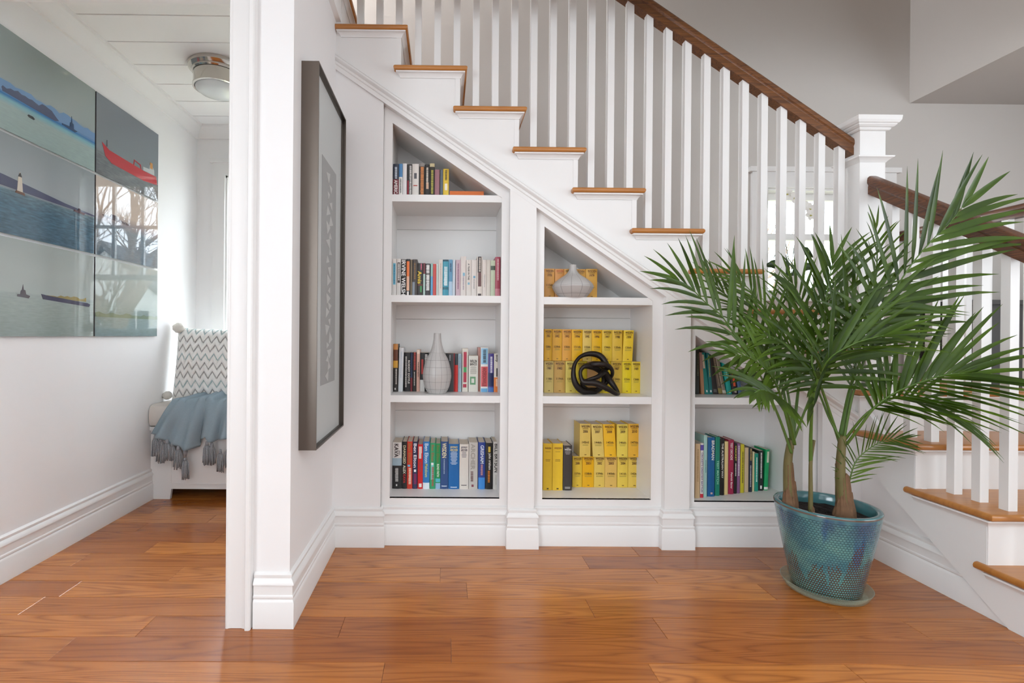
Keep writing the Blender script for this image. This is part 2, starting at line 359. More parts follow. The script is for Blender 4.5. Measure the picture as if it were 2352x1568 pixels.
BOOKS = {
'A1': [
 (-0.2574, -0.2292, 2.455, 0.125, 1.6748, 1.8364, 0, '#2f3646', 'paperback', [('b', '#74222c', 0.47, 1), ('t', 'AMERICA', '#f1e9e6', 0.49, 0.99), ('d', '#c9d2dd', 0.1, 0.45)]),
 (-0.2285, -0.2112, 2.455, 0.125, 1.6748, 1.8367, 0, '#e4e2de', 'paperback', [('b', '#4f86b8', 0, 0.4), ('d', '#666666', 0.45, 0.9)]),
 (-0.2098, -0.1904, 2.455, 0.125, 1.6748, 1.8386, 0, '#e6e2e2', 'paperback', []),
 (-0.1893, -0.1647, 2.455, 0.125, 1.6748, 1.8354, 0, '#33302f', 'paperback', [('d', '#d8d4d0', 0.05, 0.95, 0.5, 0.9), ('b', '#a02a3a', 0.5, 0.95, 0.1, 0.35)]),
 (-0.164, -0.1315, 2.455, 0.125, 1.6748, 1.8374, 0, '#ded8d2', 'paperback', [('b', '#5a5a60', 0.28, 0.45, 0.3, 0.7), ('b', '#b04a3a', 0.64, 0.67, 0.2, 0.8)]),
 (-0.1301, -0.1033, 2.455, 0.125, 1.6748, 1.842, 0, '#3a332e', 'paperback', [('b', '#8a8580', 0, 0.1), ('d', '#d98a4a', 0.12, 0.98, 0.25, 0.85)]),
 (-0.1019, -0.0786, 2.455, 0.125, 1.6748, 1.8352, 0, '#241f1c', 'paperback', [('d', '#d8cdbd', 0.1, 0.6, 0.3, 0.7), ('b', '#c9a58a', 0.55, 0.75, 0.3, 0.8)]),
 (-0.0783, -0.0546, 2.455, 0.125, 1.6748, 1.8401, 0, '#2a251b', 'paperback', [('b', '#c8b98f', 0, 0.1), ('d', '#b9b04a', 0.2, 0.9, 0.3, 0.75)]),
 (-0.0532, -0.0299, 2.455, 0.125, 1.6748, 1.8104, 0, '#9a6a72', 'paperback', []),
 (-0.0289, -0.0137, 2.455, 0.125, 1.6748, 1.8088, 0, '#56626e', 'paperback', [('b', '#2b2826', 0, 1, 0, 0.2)]),
 (-0.0123, 0.0152, 2.455, 0.125, 1.6748, 1.8144, 0, '#e0bf3a', 'paperback', [('d', '#3a3424', 0.05, 0.4, 0.3, 0.7), ('b', '#efe9d8', 0.52, 0.75, 0.3, 0.75)]),
],
'A2': [
 (-0.2594, -0.2384, 2.46, 0.13, 1.1923, 1.3734, 0, '#d9d4d0', 'paperback', [('b', '#69b4cc', 0.12, 0.7, 0.25, 0.85), ('d', '#2f6b88', 0.15, 0.68, 0.4, 0.7)]),
 (-0.2365, -0.216, 2.46, 0.13, 1.1923, 1.3736, 0, '#d8d4d0', 'paperback', [('b', '#4a4542', 0.1, 0.65, 0.2, 0.85), ('d', '#e8e4e0', 0.13, 0.6, 0.35, 0.7)]),
 (-0.2152, -0.1898, 2.46, 0.13, 1.1923, 1.3712, 0, '#24201e', 'paperback', [('t', 'IRVINE WELSH', '#f2efec', 0.02, 0.98, 0.12, 0.88)]),
 (-0.1892, -0.1701, 2.46, 0.13, 1.1923, 1.3727, 0, '#2c2a2b', 'paperback', [('b', '#e8793a', 0.06, 0.47, 0.1, 0.8), ('b', '#e9b79a', 0.47, 0.86, 0.1, 0.8), ('b', '#e8e4e0', 0.88, 0.98, 0.2, 0.7)]),
 (-0.1687, -0.1603, 2.46, 0.13, 1.1923, 1.3702, 0, '#7b6a52', 'paperback', []),
 (-0.1595, -0.1354, 2.46, 0.13, 1.1923, 1.3717, 0, '#47403c', 'paperback', [('d', '#8d6a3a', 0.1, 0.55, 0.35, 0.65), ('b', '#8b95a0', 0.62, 1, 0, 0.5)]),
 (-0.1346, -0.107, 2.46, 0.13, 1.1923, 1.3536, 0, '#332f2d', 'paperback', [('t', 'Amis', '#e8c62f', 0.24, 0.63, 0.05, 0.75), ('d', '#d86a86', 0.02, 0.22, 0.55, 0.8), ('b', '#7a3a30', 0.65, 0.68), ('d', '#4fae62', 0.7, 0.9, 0.5, 0.8)]),
 (-0.1062, -0.0959, 2.46, 0.13, 1.1923, 1.3537, 0, '#6a2f36', 'paperback', [('b', '#a9c0b8', 0.33, 1)]),
 (-0.0951, -0.0707, 2.46, 0.13, 1.1923, 1.3513, 0, '#353234', 'paperback', [('d', '#f5f3f0', 0.04, 0.3, 0.15, 0.8), ('d', '#f5f3f0', 0.34, 0.83, 0.15, 0.8)]),
 (-0.0696, -0.0586, 2.46, 0.13, 1.1923, 1.3528, 0, '#8fb7b0', 'paperback', [('b', '#5fa0c8', 0.4, 1)]),
 (-0.0581, -0.0428, 2.46, 0.13, 1.1923, 1.3503, 0, '#c64a44', 'paperback', []),
 (-0.042, -0.031, 2.46, 0.13, 1.1923, 1.3504, 0, '#b7c4bf', 'paperback', []),
 (-0.0302, -0.0112, 2.46, 0.13, 1.1923, 1.3716, 0, '#d6cdc6', 'paperback', [('d', '#b89a8c', 0.1, 0.8, 0.4, 0.6)]),
 (-0.0105, 0.018, 2.46, 0.13, 1.1923, 1.3718, 0, '#3f93a8', 'paperback', [('b', '#1f4a5a', 0, 0.05), ('d', '#e4f0f2', 0.2, 0.72, 0.2, 0.8), ('b', '#2a6a7a', 0.75, 0.82)]),
 (0.019, 0.0374, 2.46, 0.13, 1.1923, 1.3721, 0, '#5f94b4', 'paperback', [('d', '#2f4a66', 0.1, 0.35, 0.3, 0.7), ('b', '#a9c2d6', 0.6, 1)]),
 (0.0382, 0.0508, 2.46, 0.13, 1.1923, 1.3709, 0, '#c3cdd6', 'paperback', []),
 (0.0524, 0.0766, 2.46, 0.13, 1.1923, 1.3711, 0, '#c2a9b2', 'paperback', [('b', '#4a4446', 0, 1, 0, 0.06), ('d', '#8a5a78', 0.1, 0.8, 0.4, 0.65)]),
 (0.0774, 0.1035, 2.46, 0.13, 1.1923, 1.3884, 0, '#d9d0ca', 'paperback', [('b', '#7fb0c6', 0.41, 0.49, 0.4, 0.8), ('d', '#9a90a0', 0.5, 0.85, 0.4, 0.65)]),
 (0.1051, 0.1293, 2.46, 0.13, 1.1923, 1.3716, 0, '#d8d0c9', 'paperback', [('t', 'A YEAR IN THE', '#3a3836', 0.1, 0.55, 0.3, 0.65), ('b', '#7fb0c6', 0.62, 0.68, 0.3, 0.7)]),
 (0.1303, 0.1561, 2.46, 0.13, 1.1923, 1.3718, 0, '#d8d0ca', 'paperback', [('b', '#6fa0bc', 0.44, 0.5, 0.35, 0.75), ('d', '#999999', 0.52, 0.8, 0.4, 0.6)]),
 (0.1577, 0.1838, 2.46, 0.13, 1.1923, 1.3879, 0, '#d9cfc6', 'paperback', [('b', '#3a2f2d', 0, 0.4, 0.15, 0.8), ('d', '#d8ccc0', 0.03, 0.38, 0.35, 0.65), ('b', '#6a4a48', 0.4, 0.75, 0.2, 0.8), ('b', '#4a3f40', 0.93, 0.99, 0.2, 0.8)]),
 (0.1848, 0.2046, 2.46, 0.13, 1.1923, 1.3723, 0, '#dad0c9', 'paperback', [('d', '#aaaaaa', 0.4, 0.75, 0.4, 0.6)]),
 (0.2054, 0.2238, 2.46, 0.13, 1.1923, 1.3725, 0, '#cfc8be', 'paperback', []),
 (0.2249, 0.2467, 2.46, 0.13, 1.1923, 1.3701, 0, '#b9c2a8', 'paperback', [('b', '#4a5648', 0.15, 0.27)]),
 (0.2475, 0.2715, 2.46, 0.13, 1.1923, 1.3874, 0, '#a8485a', 'paperback', [('d', '#e2b8bc', 0.05, 0.6, 0.35, 0.7), ('b', '#c47a86', 0.8, 1)]),
],
'A3': [
 (-0.2703, -0.2353, 2.555, 0.1, 0.7115, 0.9549, 0, '#2f2a28', 'paperback', [('b', '#c98a4a', 0, 0.12), ('b', '#6a3a22', 0.12, 0.35), ('b', '#d8a23a', 0.35, 0.5), ('d', '#cfc8c0', 0.52, 0.85, 0.5, 0.8), ('b', '#d8d4d0', 0.92, 0.96, 0.3, 0.6)]),
 (-0.2336, -0.2106, 2.56, 0.1, 0.7115, 0.9372, 0.0041, '#dfe2e6', 'paperback', [('d', '#b8c4d0', 0.1, 0.7, 0.4, 0.65)]),
 (-0.2053, -0.1728, 2.575, 0.1, 0.7115, 0.911, 0, '#1f1c1c', 'paperback', [('t', 'RODDY DOYLE', '#ece6e0', 0.2, 0.8, 0.62, 0.92), ('d', '#d8d2cc', 0.1, 0.9, 0.2, 0.42)]),
 (-0.172, -0.1618, 2.575, 0.1, 0.7115, 0.9112, 0, '#1d2e4e', 'paperback', [('b', '#7a1f2a', 0.65, 1)]),
 (-0.161, -0.1417, 2.575, 0.1, 0.7115, 0.9113, 0, '#26211f', 'paperback', [('d', '#c23a32', 0, 0.45, 0.25, 0.8), ('d', '#d8d0c8', 0.5, 0.85, 0.35, 0.6)]),
 (-0.1409, -0.1244, 2.575, 0.1, 0.7115, 0.9266, 0, '#e2b3a2', 'paperback', [('d', '#6a4a42', 0.3, 0.65, 0.35, 0.65), ('b', '#efd9c8', 0, 0.1)]),
 (-0.123, -0.0831, 2.575, 0.1, 0.7115, 0.9103, 0, '#1d1a19', 'paperback', [('b', '#b8281f', 0.17, 0.55, 0.15, 0.4), ('b', '#e8e6e2', 0.7, 1, 0, 0.6), ('d', '#e8e4e0', 0.04, 0.3, 0.6, 0.95)]),
 (-0.0803, -0.0363, 2.575, 0.1, 0.7115, 0.9093, 0, '#33302f', 'paperback', []),
 (-0.0335, 0.0064, 2.575, 0.1, 0.7115, 0.9097, 0, '#3a3838', 'paperback', []),
 (0.0078, 0.0541, 2.575, 0.1, 0.7115, 0.9087, 0, '#3d3f42', 'paperback', [('b', '#9a2f33', 0, 1, 0.9, 1), ('d', '#b8bcc0', 0.04, 0.2, 0.4, 0.55)]),
 (0.0549, 0.0712, 2.575, 0.1, 0.7115, 0.9075, 0, '#d8342e', 'paperback', [('b', '#2f3a40', 0, 0.3)]),
 (0.072, 0.0894, 2.575, 0.1, 0.7115, 0.9077, 0, '#9fb4c0', 'paperback', [('d', '#6a8496', 0.05, 0.4, 0.35, 0.65)]),
 (0.0932, 0.123, 2.575, 0.1, 0.7115, 0.9341, 0, '#d8d2c6', 'paperback', [('b', '#b03048', 0.08, 0.78, 0.2, 0.75), ('b', '#4a9a5a', 0.43, 0.55, 0.2, 0.75), ('b', '#b03048', 0.82, 0.9, 0.15, 0.75)]),
 (0.1263, 0.1745, 2.575, 0.1, 0.7115, 0.8972, 0, '#d9d6cc', 'paperback', [('h', 'PAPILLON', '#1d1d1d', 0.11, 0.19), ('h', 'BANCO', '#1d1d1d', 0.2, 0.27), ('e', '#9a988e', 0.3, 0.52), ('b', '#6a9a72', 0.58, 0.8, 0.15, 0.75), ('b', '#d9d6cc', 0.63, 0.75, 0.3, 0.6)]),
 (0.1771, 0.1876, 2.6, 0.1, 0.7115, 0.9396, 0, '#c08a80', 'paperback', []),
 (0.1875, 0.2261, 2.575, 0.1, 0.7115, 0.9404, 0, '#e6e2de', 'paperback', [('b', '#8fc0dc', 0.02, 0.38, 0.06, 0.94), ('d', '#34424e', 0.05, 0.35, 0.3, 0.7), ('b', '#d65a5e', 0.43, 0.88, 0.05, 0.95), ('t', 'ANDERSONVILLE', '#7a2a30', 0.45, 0.87, 0.25, 0.75), ('b', '#6fb0dc', 0.92, 1, 0.06, 0.94)]),
 (0.2272, 0.2548, 2.575, 0.1, 0.7115, 0.909, 0, '#4a3f8a', 'paperback', [('b', '#1f2a5a', 0.5, 0.85), ('d', '#e8e6f0', 0.08, 0.5, 0.35, 0.75), ('b', '#4a78c0', 0.88, 1)]),
 (0.2564, 0.2835, 2.575, 0.1, 0.7115, 0.9092, 0, '#d8d0c4', 'paperback', [('t', 'Billy', '#241f1c', 0.03, 0.22, 0.2, 0.8), ('b', '#2a2420', 0.38, 0.6, 0.45, 0.8), ('b', '#e07a2a', 0.62, 1), ('d', '#f0d8c0', 0.66, 0.85, 0.35, 0.65)]),
],
'A4': [
 (-0.2693, -0.212, 2.553, 0.142, 0.2185, 0.4543, 0, '#d9d4d0', 'hardback', [('b', '#9fb4c0', 0.34, 0.5), ('b', '#211f20', 0.5, 1), ('t', 'KAVA', '#2a1418', 0.03, 0.32, 0.2, 0.65), ('t', 'ALEX', '#555555', 0.17, 0.27, 0.7, 0.85), ('d', '#c8c4c0', 0.55, 0.85, 0.3, 0.65), ('b', '#d8d4d0', 0.9, 0.94, 0.4, 0.55)]),
 (-0.2106, -0.1847, 2.553, 0.142, 0.2185, 0.4587, 0, '#1f1d1c', 'hardback', [('t', 'DAMAGED', '#d8cfae', 0.08, 0.47, 0.25, 0.75), ('t', 'ALEX', '#e6e0cc', 0.5, 0.68, 0.25, 0.75), ('t', 'KAVA', '#c02a2a', 0.69, 0.88, 0.25, 0.75)]),
 (-0.1841, -0.1574, 2.553, 0.142, 0.2185, 0.4589, 0, '#cf3a26', 'hardback', [('t', 'Ben Elton', '#a8743a', 0.04, 0.45, 0.2, 0.8), ('b', '#6fb4d8', 0.49, 0.53, 0.1, 0.6), ('d', '#f4d8c0', 0.56, 0.9, 0.3, 0.8)]),
 (-0.156, -0.1323, 2.553, 0.142, 0.2185, 0.4591, 0, '#2d3152', 'hardback', [('t', 'Ben Elton', '#eceaf0', 0.04, 0.55, 0.2, 0.85), ('b', '#ffffff', 0.59, 0.64, 0.3, 0.75), ('b', '#7a2a5a', 0.68, 0.9, 0.25, 0.85)]),
 (-0.1301, -0.1042, 2.553, 0.142, 0.2185, 0.4456, 0, '#cc1f24', 'hardback', [('b', '#e8c9c0', 0.05, 0.2, 0.2, 0.8), ('b', '#d8d0c8', 0.2, 0.32, 0.2, 0.7), ('d', '#a04a4a', 0.4, 0.62, 0.35, 0.65), ('b', '#e8e0d8', 0.88, 0.96, 0.25, 0.8)]),
 (-0.1034, -0.07, 2.553, 0.142, 0.2185, 0.4595, 0, '#2f79b8', 'hardback', [('b', '#dfe8ee', 0.87, 1), ('t', 'Ben Elton', '#cfe2f0', 0.04, 0.45, 0.25, 0.8), ('t', 'Meltdown', '#c9d08a', 0.47, 0.75, 0.3, 0.75)]),
 (-0.0684, -0.04, 2.553, 0.142, 0.2185, 0.4529, 0, '#2f9a6a', 'hardback', [('t', 'Ben Elton', '#9a6a42', 0.04, 0.4, 0.25, 0.75), ('b', '#7fc0c0', 0.43, 0.8, 0.2, 0.7), ('b', '#e8e6e2', 0.43, 0.48, 0.25, 0.65), ('d', '#a85a42', 0.52, 0.95, 0.35, 0.7)]),
 (-0.0392, -0.0149, 2.553, 0.142, 0.2185, 0.4503, 0, '#1f8a4e', 'hardback', [('t', 'Ben Elton', '#6a7a3a', 0.04, 0.42, 0.25, 0.75), ('t', 'BLIND FAITH', '#e2ecd8', 0.45, 0.73, 0.3, 0.75), ('b', '#4fb4c0', 0.77, 0.85), ('b', '#8fb4d0', 0.87, 1)]),
 (-0.0138, 0.025, 2.553, 0.142, 0.2185, 0.4601, 0, '#2b4a7c', 'hardback', [('t', 'WISDEN', '#e8ddb4', 0.03, 0.34, 0.2, 0.75), ('d', '#9ab0c8', 0.37, 0.68, 0.4, 0.55), ('b', '#dfe6ee', 0.93, 0.945, 0.15, 0.85)]),
 (0.0266, 0.0813, 2.553, 0.142, 0.2185, 0.4481, 0, '#0f62a4', 'hardback', [('h', 'JEFFREY', '#e8d88a', 0.05, 0.1), ('h', 'ARCHER', '#e8d88a', 0.105, 0.155), ('e', '#cfe0ee', 0.17, 0.45), ('b', '#dfe6ee', 0.95, 0.965, 0.2, 0.8)]),
 (0.0829, 0.1289, 2.553, 0.142, 0.2185, 0.4471, 0, '#dbd4cb', 'hardback', [('h', 'JEFFREY', '#3a2f4a', 0.05, 0.1), ('h', 'ARCHER', '#3a2f4a', 0.105, 0.155), ('e', '#6a6470', 0.17, 0.3), ('b', '#55504c', 0.905, 0.92, 0.2, 0.8)]),
 (0.131, 0.1753, 2.553, 0.142, 0.2185, 0.457, 0, '#c2bdb6', 'hardback', [('t', 'ARCHER', '#9c968e', 0.03, 0.58, 0.2, 0.7), ('d', '#6a4a4a', 0.62, 0.85, 0.2, 0.5), ('b', '#8a4a56', 0.9, 0.95, 0.3, 0.55)]),
 (0.1781, 0.2136, 2.553, 0.142, 0.2185, 0.4573, 0, '#26408c', 'hardback', [('b', '#3a86d0', 0.75, 1, 0.05, 0.95), ('t', 'GRISHAM', '#dfe4f0', 0.06, 0.45, 0.3, 0.8), ('d', '#c08a8a', 0.47, 0.7, 0.35, 0.65)]),
 (0.2158, 0.2524, 2.553, 0.142, 0.2185, 0.4549, 0, '#171514', 'hardback', [('b', '#d8b84a', 0.08, 0.2, 0.35, 0.65), ('t', 'john grisham', '#e8e4da', 0.22, 0.58, 0.3, 0.75), ('d', '#d87f2a', 0.6, 0.85, 0.3, 0.6)]),
 (0.2541, 0.2847, 2.553, 0.142, 0.2185, 0.4606, 0, '#cdcac4', 'hardback', [('t', 'BILL BRYSON', '#24221f', 0.04, 0.64, 0.2, 0.85), ('d', '#a8a49c', 0.7, 0.9, 0.4, 0.55)]),
],
'B1': [
 (0.4958, 0.5456, 2.49, 0.1, 1.1895, 1.3362, 0, '#d39a4e', 'paperback', [('h', 'WISDEN', '#5a3a20', 0.04, 0.115, 0.12, 0.88), ('e', '#8a6a24', 0.13, 0.165), ('e', '#9a8a3a', 0.62, 0.66), ('h', '1978', '#5a3a20', 0.185, 0.265, 0.28, 0.72), ('h', '115th', '#5a4814', 0.52, 0.59, 0.2, 0.8), ('b', '#8a6a20', 0.92, 0.945, 0.42, 0.6)]),
 (0.5483, 0.5933, 2.49, 0.1, 1.1895, 1.3354, 0, '#cf8f4a', 'paperback', [('h', 'WISDEN', '#b0502a', 0.04, 0.115, 0.12, 0.88), ('e', '#8a6a24', 0.13, 0.165), ('e', '#9a8a3a', 0.62, 0.66), ('b', '#8a6a20', 0.92, 0.945, 0.42, 0.6)]),
 (0.5943, 0.6406, 2.49, 0.1, 1.1895, 1.3358, 0, '#d49a46', 'paperback', [('h', 'WISDEN', '#3a4a28', 0.04, 0.115, 0.12, 0.88), ('e', '#8a6a24', 0.13, 0.165), ('e', '#9a8a3a', 0.62, 0.66), ('b', '#8a6a20', 0.92, 0.945, 0.42, 0.6)]),
 (0.6421, 0.6998, 2.49, 0.1, 1.1895, 1.3351, 0, '#d6a046', 'paperback', [('h', 'WISDEN', '#5a3220', 0.04, 0.115, 0.12, 0.88), ('e', '#8a6a24', 0.13, 0.165), ('e', '#9a8a3a', 0.62, 0.66), ('b', '#8a6a20', 0.92, 0.945, 0.42, 0.6)]),
 (0.7018, 0.7583, 2.49, 0.1, 1.1895, 1.3369, 0, '#dca84a', 'paperback', [('h', 'WISDEN', '#5a3a20', 0.04, 0.115, 0.12, 0.88), ('e', '#8a6a24', 0.13, 0.165), ('e', '#9a8a3a', 0.62, 0.66), ('h', '1979', '#5a3a20', 0.185, 0.265, 0.28, 0.72), ('b', '#8a6a20', 0.92, 0.945, 0.42, 0.6)]),
],
'B2lo': [
 (0.5122, 0.5599, 2.558, 0.1, 0.7121, 0.8736, 0, '#dcc476', 'paperback', [('h', 'WISDEN', '#42190e', 0.04, 0.115, 0.12, 0.88), ('e', '#8a6a24', 0.13, 0.165), ('e', '#9a8a3a', 0.62, 0.66), ('h', '1981', '#42190e', 0.185, 0.265, 0.28, 0.72), ('h', '118th', '#5a4814', 0.52, 0.59, 0.2, 0.8), ('b', '#8a6a20', 0.92, 0.945, 0.42, 0.6)]),
 (0.562, 0.6192, 2.558, 0.1, 0.7121, 0.8736, 0, '#c89f52', 'paperback', [('h', 'WISDEN', '#42190e', 0.04, 0.115, 0.12, 0.88), ('e', '#8a6a24', 0.13, 0.165), ('e', '#9a8a3a', 0.62, 0.66), ('h', '1982', '#42190e', 0.185, 0.265, 0.28, 0.72), ('h', '119th', '#5a4814', 0.52, 0.59, 0.2, 0.8), ('b', '#8a6a20', 0.92, 0.945, 0.42, 0.6)]),
 (0.6209, 0.6732, 2.558, 0.1, 0.7121, 0.8737, 0, '#dcc65e', 'paperback', [('h', 'WISDEN', '#42190e', 0.04, 0.115, 0.12, 0.88), ('e', '#8a6a24', 0.13, 0.165), ('e', '#9a8a3a', 0.62, 0.66), ('h', '1983', '#42190e', 0.185, 0.265, 0.28, 0.72), ('h', '120th', '#5a4814', 0.52, 0.59, 0.2, 0.8), ('b', '#8a6a20', 0.92, 0.945, 0.42, 0.6)]),
 (0.6743, 0.7307, 2.558, 0.1, 0.7121, 0.8737, 0, '#c9b010', 'paperback', [('h', 'WISDEN', '#42190e', 0.04, 0.115, 0.12, 0.88), ('e', '#8a6a24', 0.13, 0.165), ('e', '#9a8a3a', 0.62, 0.66), ('h', '1984', '#42190e', 0.185, 0.265, 0.28, 0.72), ('h', '121th', '#5a4814', 0.52, 0.59, 0.2, 0.8), ('b', '#8a6a20', 0.92, 0.945, 0.42, 0.6)]),
 (0.7321, 0.7958, 2.558, 0.1, 0.7121, 0.8738, 0, '#c9985a', 'paperback', [('h', 'WISDEN', '#42190e', 0.04, 0.115, 0.12, 0.88), ('e', '#8a6a24', 0.13, 0.165), ('e', '#9a8a3a', 0.62, 0.66), ('h', '1985', '#42190e', 0.185, 0.265, 0.28, 0.72), ('h', '122th', '#5a4814', 0.52, 0.59, 0.2, 0.8), ('b', '#8a6a20', 0.92, 0.945, 0.42, 0.6)]),
 (0.7974, 0.8514, 2.558, 0.1, 0.7121, 0.8739, 0, '#e2c81e', 'paperback', [('h', 'WISDEN', '#42190e', 0.04, 0.115, 0.12, 0.88), ('e', '#8a6a24', 0.13, 0.165), ('e', '#9a8a3a', 0.62, 0.66), ('h', '1986', '#42190e', 0.185, 0.265, 0.28, 0.72), ('h', '123th', '#5a4814', 0.52, 0.59, 0.2, 0.8), ('b', '#8a6a20', 0.92, 0.945, 0.42, 0.6)]),
 (0.8536, 0.9103, 2.558, 0.1, 0.7121, 0.874, 0, '#d8b43e', 'paperback', [('h', 'WISDEN', '#42190e', 0.04, 0.115, 0.12, 0.88), ('e', '#8a6a24', 0.13, 0.165), ('e', '#9a8a3a', 0.62, 0.66), ('h', '1987', '#42190e', 0.185, 0.265, 0.28, 0.72), ('h', '124th', '#5a4814', 0.52, 0.59, 0.2, 0.8), ('b', '#8a6a20', 0.92, 0.945, 0.42, 0.6)]),
 (0.9117, 0.9576, 2.558, 0.1, 0.7121, 0.874, 0, '#e6cc10', 'paperback', [('h', 'WISDEN', '#42190e', 0.04, 0.115, 0.12, 0.88), ('e', '#8a6a24', 0.13, 0.165), ('e', '#9a8a3a', 0.62, 0.66), ('h', '1988', '#42190e', 0.185, 0.265, 0.28, 0.72), ('h', '125th', '#5a4814', 0.52, 0.59, 0.2, 0.8), ('b', '#8a6a20', 0.92, 0.945, 0.42, 0.6)]),
 (0.959, 1.0049, 2.558, 0.1, 0.7121, 0.874, 0, '#e0c332', 'paperback', [('h', 'WISDEN', '#42190e', 0.04, 0.115, 0.12, 0.88), ('e', '#8a6a24', 0.13, 0.165), ('e', '#9a8a3a', 0.62, 0.66), ('h', '1989', '#42190e', 0.185, 0.265, 0.28, 0.72), ('h', '126th', '#5a4814', 0.52, 0.59, 0.2, 0.8), ('b', '#8a6a20', 0.92, 0.945, 0.42, 0.6)]),
],
'B2up': [
 (0.5107, 0.5504, 2.558, 0.1, 0.875, 1.037, 0, '#e2b02e', 'paperback', [('h', 'WISDEN', '#42190e', 0.04, 0.115, 0.12, 0.88), ('e', '#8a6a24', 0.13, 0.165), ('e', '#9a8a3a', 0.62, 0.66), ('h', '1991', '#42190e', 0.185, 0.265, 0.28, 0.72), ('h', '128th', '#5a4814', 0.52, 0.59, 0.2, 0.8), ('b', '#8a6a20', 0.92, 0.945, 0.42, 0.6)]),
 (0.552, 0.6011, 2.558, 0.1, 0.875, 1.0367, 0, '#dfa932', 'paperback', [('h', 'WISDEN', '#42190e', 0.04, 0.115, 0.12, 0.88), ('e', '#8a6a24', 0.13, 0.165), ('e', '#9a8a3a', 0.62, 0.66), ('h', '1992', '#42190e', 0.185, 0.265, 0.28, 0.72), ('h', '129th', '#5a4814', 0.52, 0.59, 0.2, 0.8), ('b', '#8a6a20', 0.92, 0.945, 0.42, 0.6)]),
 (0.6027, 0.6502, 2.558, 0.1, 0.875, 1.0365, 0, '#dd9f3a', 'paperback', [('h', 'WISDEN', '#42190e', 0.04, 0.115, 0.12, 0.88), ('e', '#8a6a24', 0.13, 0.165), ('e', '#9a8a3a', 0.62, 0.66), ('h', '1993', '#42190e', 0.185, 0.265, 0.28, 0.72), ('h', '130th', '#5a4814', 0.52, 0.59, 0.2, 0.8), ('b', '#8a6a20', 0.92, 0.945, 0.42, 0.6)]),
 (0.6518, 0.7058, 2.558, 0.1, 0.875, 1.0363, 0, '#e5ae05', 'paperback', [('h', 'WISDEN', '#42190e', 0.04, 0.115, 0.12, 0.88), ('e', '#8a6a24', 0.13, 0.165), ('e', '#9a8a3a', 0.62, 0.66), ('h', '1994', '#42190e', 0.185, 0.265, 0.28, 0.72), ('h', '131th', '#5a4814', 0.52, 0.59, 0.2, 0.8), ('b', '#8a6a20', 0.92, 0.945, 0.42, 0.6)]),
 (0.7071, 0.753, 2.558, 0.1, 0.875, 1.036, 0, '#e0c05e', 'paperback', [('h', 'WISDEN', '#42190e', 0.04, 0.115, 0.12, 0.88), ('e', '#8a6a24', 0.13, 0.165), ('e', '#9a8a3a', 0.62, 0.66), ('h', '1995', '#42190e', 0.185, 0.265, 0.28, 0.72), ('h', '132th', '#5a4814', 0.52, 0.59, 0.2, 0.8), ('b', '#8a6a20', 0.92, 0.945, 0.42, 0.6)]),
 (0.7544, 0.8057, 2.558, 0.1, 0.875, 1.0358, 0, '#e8b400', 'paperback', [('h', 'WISDEN', '#42190e', 0.04, 0.115, 0.12, 0.88), ('e', '#8a6a24', 0.13, 0.165), ('e', '#9a8a3a', 0.62, 0.66), ('h', '1996', '#42190e', 0.185, 0.265, 0.28, 0.72), ('h', '133th', '#5a4814', 0.52, 0.59, 0.2, 0.8), ('b', '#8a6a20', 0.92, 0.945, 0.42, 0.6)]),
 (0.807, 0.8575, 2.558, 0.1, 0.875, 1.0355, 0, '#e2bf38', 'paperback', [('h', 'WISDEN', '#42190e', 0.04, 0.115, 0.12, 0.88), ('e', '#8a6a24', 0.13, 0.165), ('e', '#9a8a3a', 0.62, 0.66), ('h', '1997', '#42190e', 0.185, 0.265, 0.28, 0.72), ('h', '134th', '#5a4814', 0.52, 0.59, 0.2, 0.8), ('b', '#8a6a20', 0.92, 0.945, 0.42, 0.6)]),
 (0.8589, 0.9102, 2.558, 0.1, 0.875, 1.0353, 0, '#dfb93c', 'paperback', [('h', 'WISDEN', '#42190e', 0.04, 0.115, 0.12, 0.88), ('e', '#8a6a24', 0.13, 0.165), ('e', '#9a8a3a', 0.62, 0.66), ('h', '1998', '#42190e', 0.185, 0.265, 0.28, 0.72), ('h', '135th', '#5a4814', 0.52, 0.59, 0.2, 0.8), ('b', '#8a6a20', 0.92, 0.945, 0.42, 0.6)]),
 (0.9121, 0.9624, 2.558, 0.1, 0.875, 1.0345, 0.0067, '#e8c62c', 'paperback', [('h', 'WISDEN', '#42190e', 0.04, 0.115, 0.12, 0.88), ('e', '#8a6a24', 0.13, 0.165), ('e', '#9a8a3a', 0.62, 0.66), ('h', '1999', '#42190e', 0.185, 0.265, 0.28, 0.72), ('h', '136th', '#5a4814', 0.52, 0.59, 0.2, 0.8), ('b', '#8a6a20', 0.92, 0.945, 0.42, 0.6)]),
],
'B3lo': [
 (0.6722, 0.7215, 2.6, 0.098, 0.2176, 0.3788, 0, '#e0ba36', 'paperback', [('h', 'WISDEN', '#4a1a10', 0.04, 0.115, 0.12, 0.88), ('e', '#8a6a24', 0.13, 0.165), ('e', '#9a8a3a', 0.62, 0.66), ('h', '2000', '#4a1a10', 0.185, 0.265, 0.28, 0.72), ('h', '137th', '#5a4814', 0.52, 0.59, 0.2, 0.8), ('b', '#8a6a20', 0.92, 0.945, 0.42, 0.6)]),
 (0.7236, 0.7828, 2.6, 0.098, 0.2176, 0.3792, 0, '#e8ae00', 'paperback', [('h', 'WISDEN', '#4a1a10', 0.04, 0.115, 0.12, 0.88), ('e', '#8a6a24', 0.13, 0.165), ('e', '#9a8a3a', 0.62, 0.66), ('h', '2001', '#4a1a10', 0.185, 0.265, 0.28, 0.72), ('h', '138th', '#5a4814', 0.52, 0.59, 0.2, 0.8), ('b', '#8a6a20', 0.92, 0.945, 0.42, 0.6)]),
